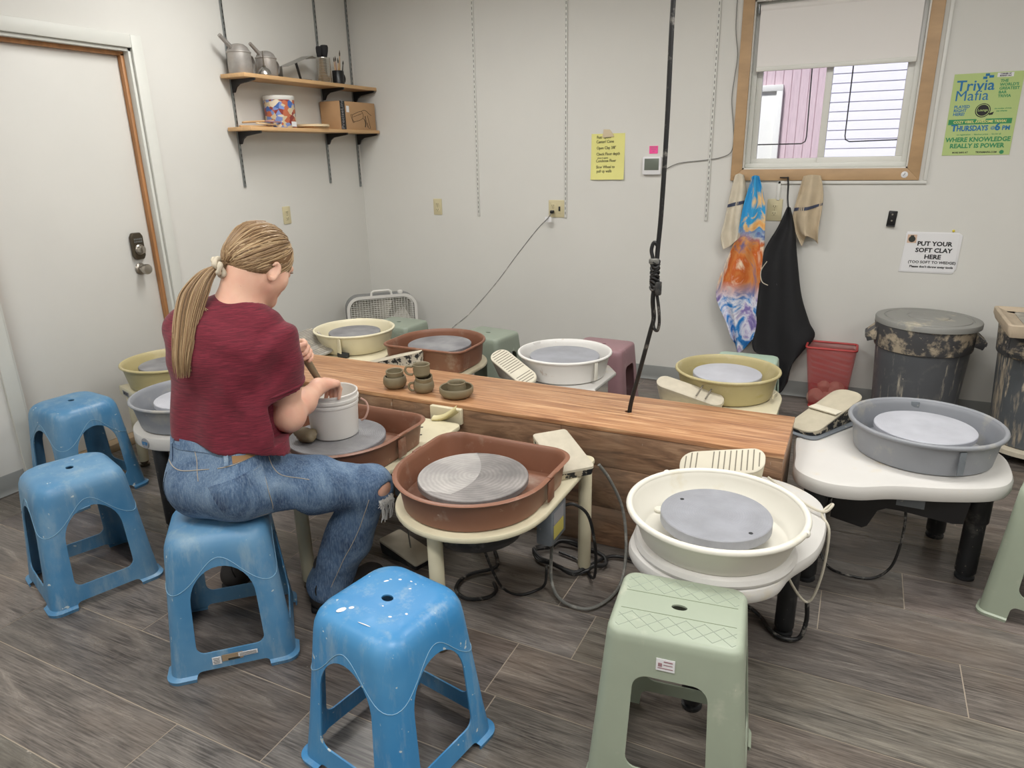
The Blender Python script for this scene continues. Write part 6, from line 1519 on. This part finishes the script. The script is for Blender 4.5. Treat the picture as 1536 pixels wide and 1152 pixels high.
# --- hair: underlayer, combed strands, ponytail
C_ = Field((1.78, -3.16, 1.05), (2.08, -2.86, 1.37), .0042)
C_.ell(hp(0, -.010, .016), (.080, .098, .091), HA, .01)
C_.ell(hp(0, -.052, -.028), (.066, .052, .050), HA, .03)
C_.plane(hp(0, .056, .030), unit(hf*1.0-hu*.30), .01); C_.plane(hp(0, -.02, -.052), unit(-hu*1.0+hf*.42), .01)
for s_ in (-1, 1): C_.ell(hp(s_*.080, .030, -.040), (.036, .050, .036), HA, .01, 'cut')
C_.ell(hp(0, .075, -.045), (.08, .075, .066), HA, .01, 'cut')
cap = C_.surface('hair', m_hairbase, per)
ROOT = V3(1.893, -3.125, 1.214); PD = unit(V3(1.80, -3.22, 1.17)-ROOT)
def strands(paths, parent, name, ns=5):
    bm = bmesh.new(); cl = bm.loops.layers.float_color.new('strand')
    for P, R_, tone in paths:
        P = [Vector(p) for p in P]; m = len(P); prev = None; rings = []
        for i, p in enumerate(P):
            t = (P[min(i+1, m-1)]-P[max(i-1, 0)]).normalized()
            a = t.cross(Vector((.3, .2, 1))) if prev is None else prev-t*prev.dot(t)
            a.normalize(); prev = a; c = t.cross(a); r = R_[i]
            rings.append([bm.verts.new(p+(a*math.cos(2*PI*k/ns)+c*math.sin(2*PI*k/ns))*r) for k in range(ns)])
        for q0, q1 in zip(rings, rings[1:]):
            for k in range(ns):
                f = bm.faces.new([q0[k], q1[k], q1[(k+1) % ns], q0[(k+1) % ns]]); f.smooth = True
                for lp in f.loops: lp[cl] = (tone,)*3+(1,)
    bmesh.ops.recalc_face_normals(bm, faces=bm.faces)
    bm.transform(Matrix.Translation(-Vector(PB)))
    me = bpy.data.meshes.new(name); bm.to_mesh(me); bm.free(); me.materials.append(m_hair)
    o = bpy.data.objects.new(name, me); COL.objects.link(o); o.parent = parent; return o
R = random.Random(21); paths = []
rc = np.array([(ROOT-Hd)@v for v in HA])
def onskull(q, lift):
    """push a head-frame point out to the hair surface"""
    c = np.array([0, -.010, .016]); rad = np.array([.080, .098, .091])+lift
    d = q-c; return c+d/np.sqrt(((d/rad)**2).sum())
for k in range(1150):
    # start points: hairline over the forehead, temples, behind the ears and nape; plus the crown
    a = R.uniform(-PI, PI); s_ = abs(a)/PI
    if s_ < .40: q0 = np.array([math.sin(a)*.078, .075-.05*(s_/.4)**1.6, .060-.055*(s_/.4)**1.4])          # forehead to temple
    elif s_ < .70: t = (s_-.40)/.30; q0 = np.array([math.copysign(.078, a)*(1-.12*t), .025-.06*t, .005-.045*t])   # over and behind the ear
    else: t = (s_-.70)/.30; q0 = np.array([math.copysign(.066, a)*(1-t), -.040-.035*t, -.048-.012*t])       # nape
    if R.random() < .40: q0 = q0*(1-R.uniform(.1, .7))+np.array([R.uniform(-.03, .03), R.uniform(-.02, .03), .105])*R.uniform(.3, .9)
    if k > 850: t = R.random(); q0 = np.array([R.choice((-1, 1))*(.078-.03*t), .012-.075*t, -.030-.030*R.random()+.012*t])
    q0 = onskull(q0+np.array([R.gauss(0, .003) for _ in range(3)]), R.uniform(.0, .0035))
    q1 = rc+np.array([R.gauss(0, .006) for _ in range(3)]); lift = R.uniform(0, .004); pts = []; n = 12
    for i in range(n+1):
        t = i/n; q = q0*(1-t)+q1*t; w = min(1., (1-t)*3.0)
        qs = onskull(q, lift*(1-t)); q = qs*w+q*(1-w) if t > .66 else qs
        pts.append(Hd+hr*q[0]+hf*q[1]+hu*q[2])
    m_ = int(n*.8); pts[:m_] = list(C_.push(pts[:m_], .0006+lift*.5))
    tone = min(1, max(0, R.gauss(.5, .17)+(.10 if q0[1] > .03 else 0))); w = R.uniform(.0016, .0030)
    paths.append((pts, [w*(.35+.65*math.sin(PI*min(1, .15+i/n*.8))) for i in range(n+1)], tone))
strands(paths, cap, 'combed_strands')
# ponytail
main = [np.array(p) for p in spline([tuple(ROOT), (1.872, -3.158, 1.204), (1.858, -3.200, 1.160), (1.857, -3.236, 1.10), (1.862, -3.268, 1.03), (1.866, -3.290, .975), (1.862, -3.296, .925)], 5)]
paths = []; R = random.Random(5); m = len(main)
wid = [.012+.026*min(1, i/(m*.35))*(1-.72*max(0, (i/m-.40)/.60)) for i in range(m)]
ax1 = unit((.63, .778, 0)); 
for k in range(380):
    u = R.gauss(0, .5); u = max(-1, min(1, u)); v = R.uniform(-1, 1)*math.sqrt(max(0, 1-u*u)); end = int(m*min(1, R.gauss(.90, .10)))
    ph, am = R.uniform(0, 6.3), R.uniform(0, .004); pts = []
    for i in range(max(6, end)):
        t = i/m; tan = unit(main[min(i+1, m-1)]-main[max(i-1, 0)]); n2 = unit(np.cross(ax1, tan))
        pts.append(main[i]+ax1*(wid[i]*u+am*math.sin(ph+t*7)*t)+n2*(wid[i]*.55*v))
    w = R.uniform(.0011, .0024); n_ = len(pts)
    paths.append((pts, [w*(1 if i < n_*.7 else max(.12, 1-(i/n_-.7)/.32)) for i in range(n_)], min(1, max(0, R.gauss(.55, .2)))))
# loose lock falling forward over the right shoulder
for k in range(16):
    o_ = np.array([R.gauss(0, .004), R.gauss(0, .004), R.gauss(0, .004)])
    pts = [np.array(p)+o_*(.4+.1*i) for i, p in enumerate(spline([(1.858, -3.185, 1.165), (1.868, -3.200, 1.11), (1.900, -3.188, 1.082), (1.955, -3.150, 1.072), (2.0, -3.105, 1.060)], 4))]
    paths.append((pts, [.0013*(1-.75*i/len(pts)) for i in range(len(pts))], min(1, max(0, R.gauss(.6, .15)))))
strands(paths, cap, 'ponytail')
b = MB(); ax2 = unit(np.cross(PD, UZ)); ax3 = np.cross(ax2, PD); SC = ROOT+PD*.012
for ph in (0, PI):
    pts = []
    for i in range(40):
        a = 2*PI*i/40; rr = .0215+.0055*math.cos(3*a+ph); off = .0075*math.sin(3*a+ph)
        pts.append(tuple(SC+(ax2*math.cos(a)+ax3*math.sin(a))*rr+PD*off))
    b.tube(pts, [.0072+.0016*math.sin(i*1.3+ph) for i in range(40)], 10, closed=True)
o_ = b.build('scrunchie', m_scr, None); o_.parent = per; o_.location = -Vector(PB)
# --- boots
for a_, toe, nm in ((ankL, V3(1.545, -2.84, .04), 'boot'), (ankR, V3(2.035, -2.80, .04), 'boot')):
    S_ = Field(np.minimum(a_, toe)-np.array([.08, .09, .14])*np.array([1, 1, 1]), np.maximum(a_, toe)+.10, .005)
    d = unit((toe-a_)*V3(1, 1, 0)); heel = a_*V3(1, 1, 0)-d*.03+UZ*.045
    S_.cone(a_+UZ*.06, a_*V3(1, 1, 0)+UZ*.05, .045, .046, .02); S_.cone(heel, toe, .044, .040, .03); S_.ell(toe+d*.012, (.042, .05, .034), (np.cross(d, UZ), d, UZ), .02); S_.plane((0, 0, .014), (0, 0, -1))
    bo = S_.surface(nm, m_shoe, per)
    b = MB(); nrm = np.cross(d, UZ); h0 = heel-UZ*heel[2]; t0 = toe-UZ*toe[2]
    pl = [tuple((h0-d*.048+nrm*.0)[:2])]+[tuple((h0+d*q+nrm*w)[:2]) for q, w in ((-.03, .034), (.02, .040), (.12, .044), (.19, .040), (.225, .015))]+[tuple((h0+d*q-nrm*w)[:2]) for q, w in ((.225, .015), (.19, .040), (.12, .044), (.02, .040), (-.03, .034))]
    b.slab(round_poly(ccw(pl), .012, 3), .001, .018, .003); so_ = b.build('sole', m_sole, None); so_.parent = bo; so_.location = -Vector(PB)
    b = MB()
    for k in range(5):
        q = a_*V3(1, 1, 0)+d*(.035+.014*k)+UZ*(.105-.009*k); b.tube([tuple(q-nrm*.022), tuple(q+UZ*.006), tuple(q+nrm*.022)], .0022, 5)
    b.tube(spline([tuple(a_*V3(1, 1, 0)-d*.042+nrm*.02+UZ*.135), tuple(a_*V3(1, 1, 0)-d*.07+nrm*.03+UZ*.10), tuple(a_*V3(1, 1, 0)-d*.055+nrm*.03+UZ*.05)], 4), .0026, 5)
    lo_ = b.build('boot_lacing', m_sole, None); lo_.parent = bo; lo_.location = -Vector(PB)
# --- the wooden stirring handle held in the left fist
t_ = thing('stirring_stick', 'clay coated wooden handle held in her left fist, reaching into bucket', 'tool', tuple(FC))
b = MB(); P = [FC-sa*.055, FC-sa*.02, FC+sa*.04, FC+sa*.10, FC+sa*.15, FC+sa*.19]
b.tube([tuple(p) for p in P], [.0115, .0125, .0135, .0120, .0105, .009], 14); b.build('handle', m_claylump, t_, world=True)
# ------------------------------------------------------------------ light and camera
m_diff = NT('lamp diffuser'); m_diff.b.inputs['Emission Color'].default_value = (1, .96, .9, 1); m_diff.b.inputs['Emission Strength'].default_value = 2.0; m_diff = m_diff.m
def fixture(x, y, lab, e, sx=1.2, sy=.30):
    t_ = thing('ceiling_light', lab, 'ceiling light', (x, y, RH-.06), 0, 'ceiling light panels')
    b = MB(); frame_ = [(-sx/2-.02, -sy/2-.02), (sx/2+.02, -sy/2-.02), (sx/2+.02, sy/2+.02), (-sx/2-.02, sy/2+.02)]
    b.loft(frame_, [(0, .06), (0, 0), (-.02, -.004), (-.022, .01)], True, True); b.build('lamp_housing', m_whitemetal, t_)
    MB().box((0, 0, .004), (sx, sy, .004), 0).build('lamp_diffuser', m_diff, t_)
    L = bpy.data.lights.new('tube light', 'AREA'); L.shape = 'RECTANGLE'; L.size = sx; L.size_y = sy; L.energy = e; L.color = (1, .985, .955)
    o = bpy.data.objects.new('tube_light', L); COL.objects.link(o); o.parent = t_; o.location = (0, 0, -.012)
LE = 30
for (x, y, lab) in ((1.25, -1.7, 'ceiling light panel above the bench near the door'), (3.6, -2.0, 'ceiling light panel above the bench near the window'), (1.5, -4.2, 'ceiling light panel behind the seated person'), (3.6, -4.2, 'ceiling light panel above the camera'), (5.4, -3.2, 'ceiling light panel at the far right of the room'), (2.6, -6.2, 'ceiling light panel at the near end of the room')):
    fixture(x, y, lab, LE*(.92 if x > 3 else 1.0)*(1.06 if y > -3 else (1.12 if x > 3 else .92)))
W = bpy.data.worlds.new('sky'); sc.world = W; W.use_nodes = True
bg = W.node_tree.nodes['Background']
sky = W.node_tree.nodes.new('ShaderNodeTexSky'); sky.sky_type = 'HOSEK_WILKIE'; sky.turbidity = 6; sky.sun_direction = (-.3, .5, .8)
W.node_tree.links.new(sky.outputs[0], bg.inputs[0]); bg.inputs['Strength'].default_value = 1.9
sun = bpy.data.lights.new('sun', 'SUN'); sun.energy = 5.5; sun.angle = .2; so = bpy.data.objects.new('sun', sun); COL.objects.link(so); so.rotation_euler = (math.radians(38), math.radians(-14), 0)
cam = bpy.data.cameras.new('camera'); cam.sensor_width = 36; cam.lens = 1050/1536*36; cam.clip_start = .02
co = bpy.data.objects.new('camera', cam); COL.objects.link(co); sc.camera = co
ya, pi_, ro = [math.radians(v) for v in (-26.37, 18.19, -1.214)]
fw = Vector((math.sin(ya)*math.cos(pi_), math.cos(ya)*math.cos(pi_), -math.sin(pi_))); rt = Vector((math.cos(ya), -math.sin(ya), 0)); up = rt.cross(fw)
r2 = rt*math.cos(ro)+up*math.sin(ro); u2 = -rt*math.sin(ro)+up*math.cos(ro)
co.matrix_world = Matrix(((r2.x, u2.x, -fw.x, 3.513), (r2.y, u2.y, -fw.y, -4.56), (r2.z, u2.z, -fw.z, 1.5), (0, 0, 0, 1)))
vs = sc.view_settings; vs.view_transform = 'Standard'; vs.look = 'None'; vs.exposure = 0.06; vs.gamma = 1.0; vs.use_curve_mapping = False
sc.display_settings.display_device = 'sRGB'
cy_ = sc.cycles; cy_.max_bounces = 8; cy_.diffuse_bounces = 5; cy_.transparent_max_bounces = 12; cy_.caustics_reflective = False; cy_.caustics_refractive = False; cy_.sample_clamp_indirect = 6
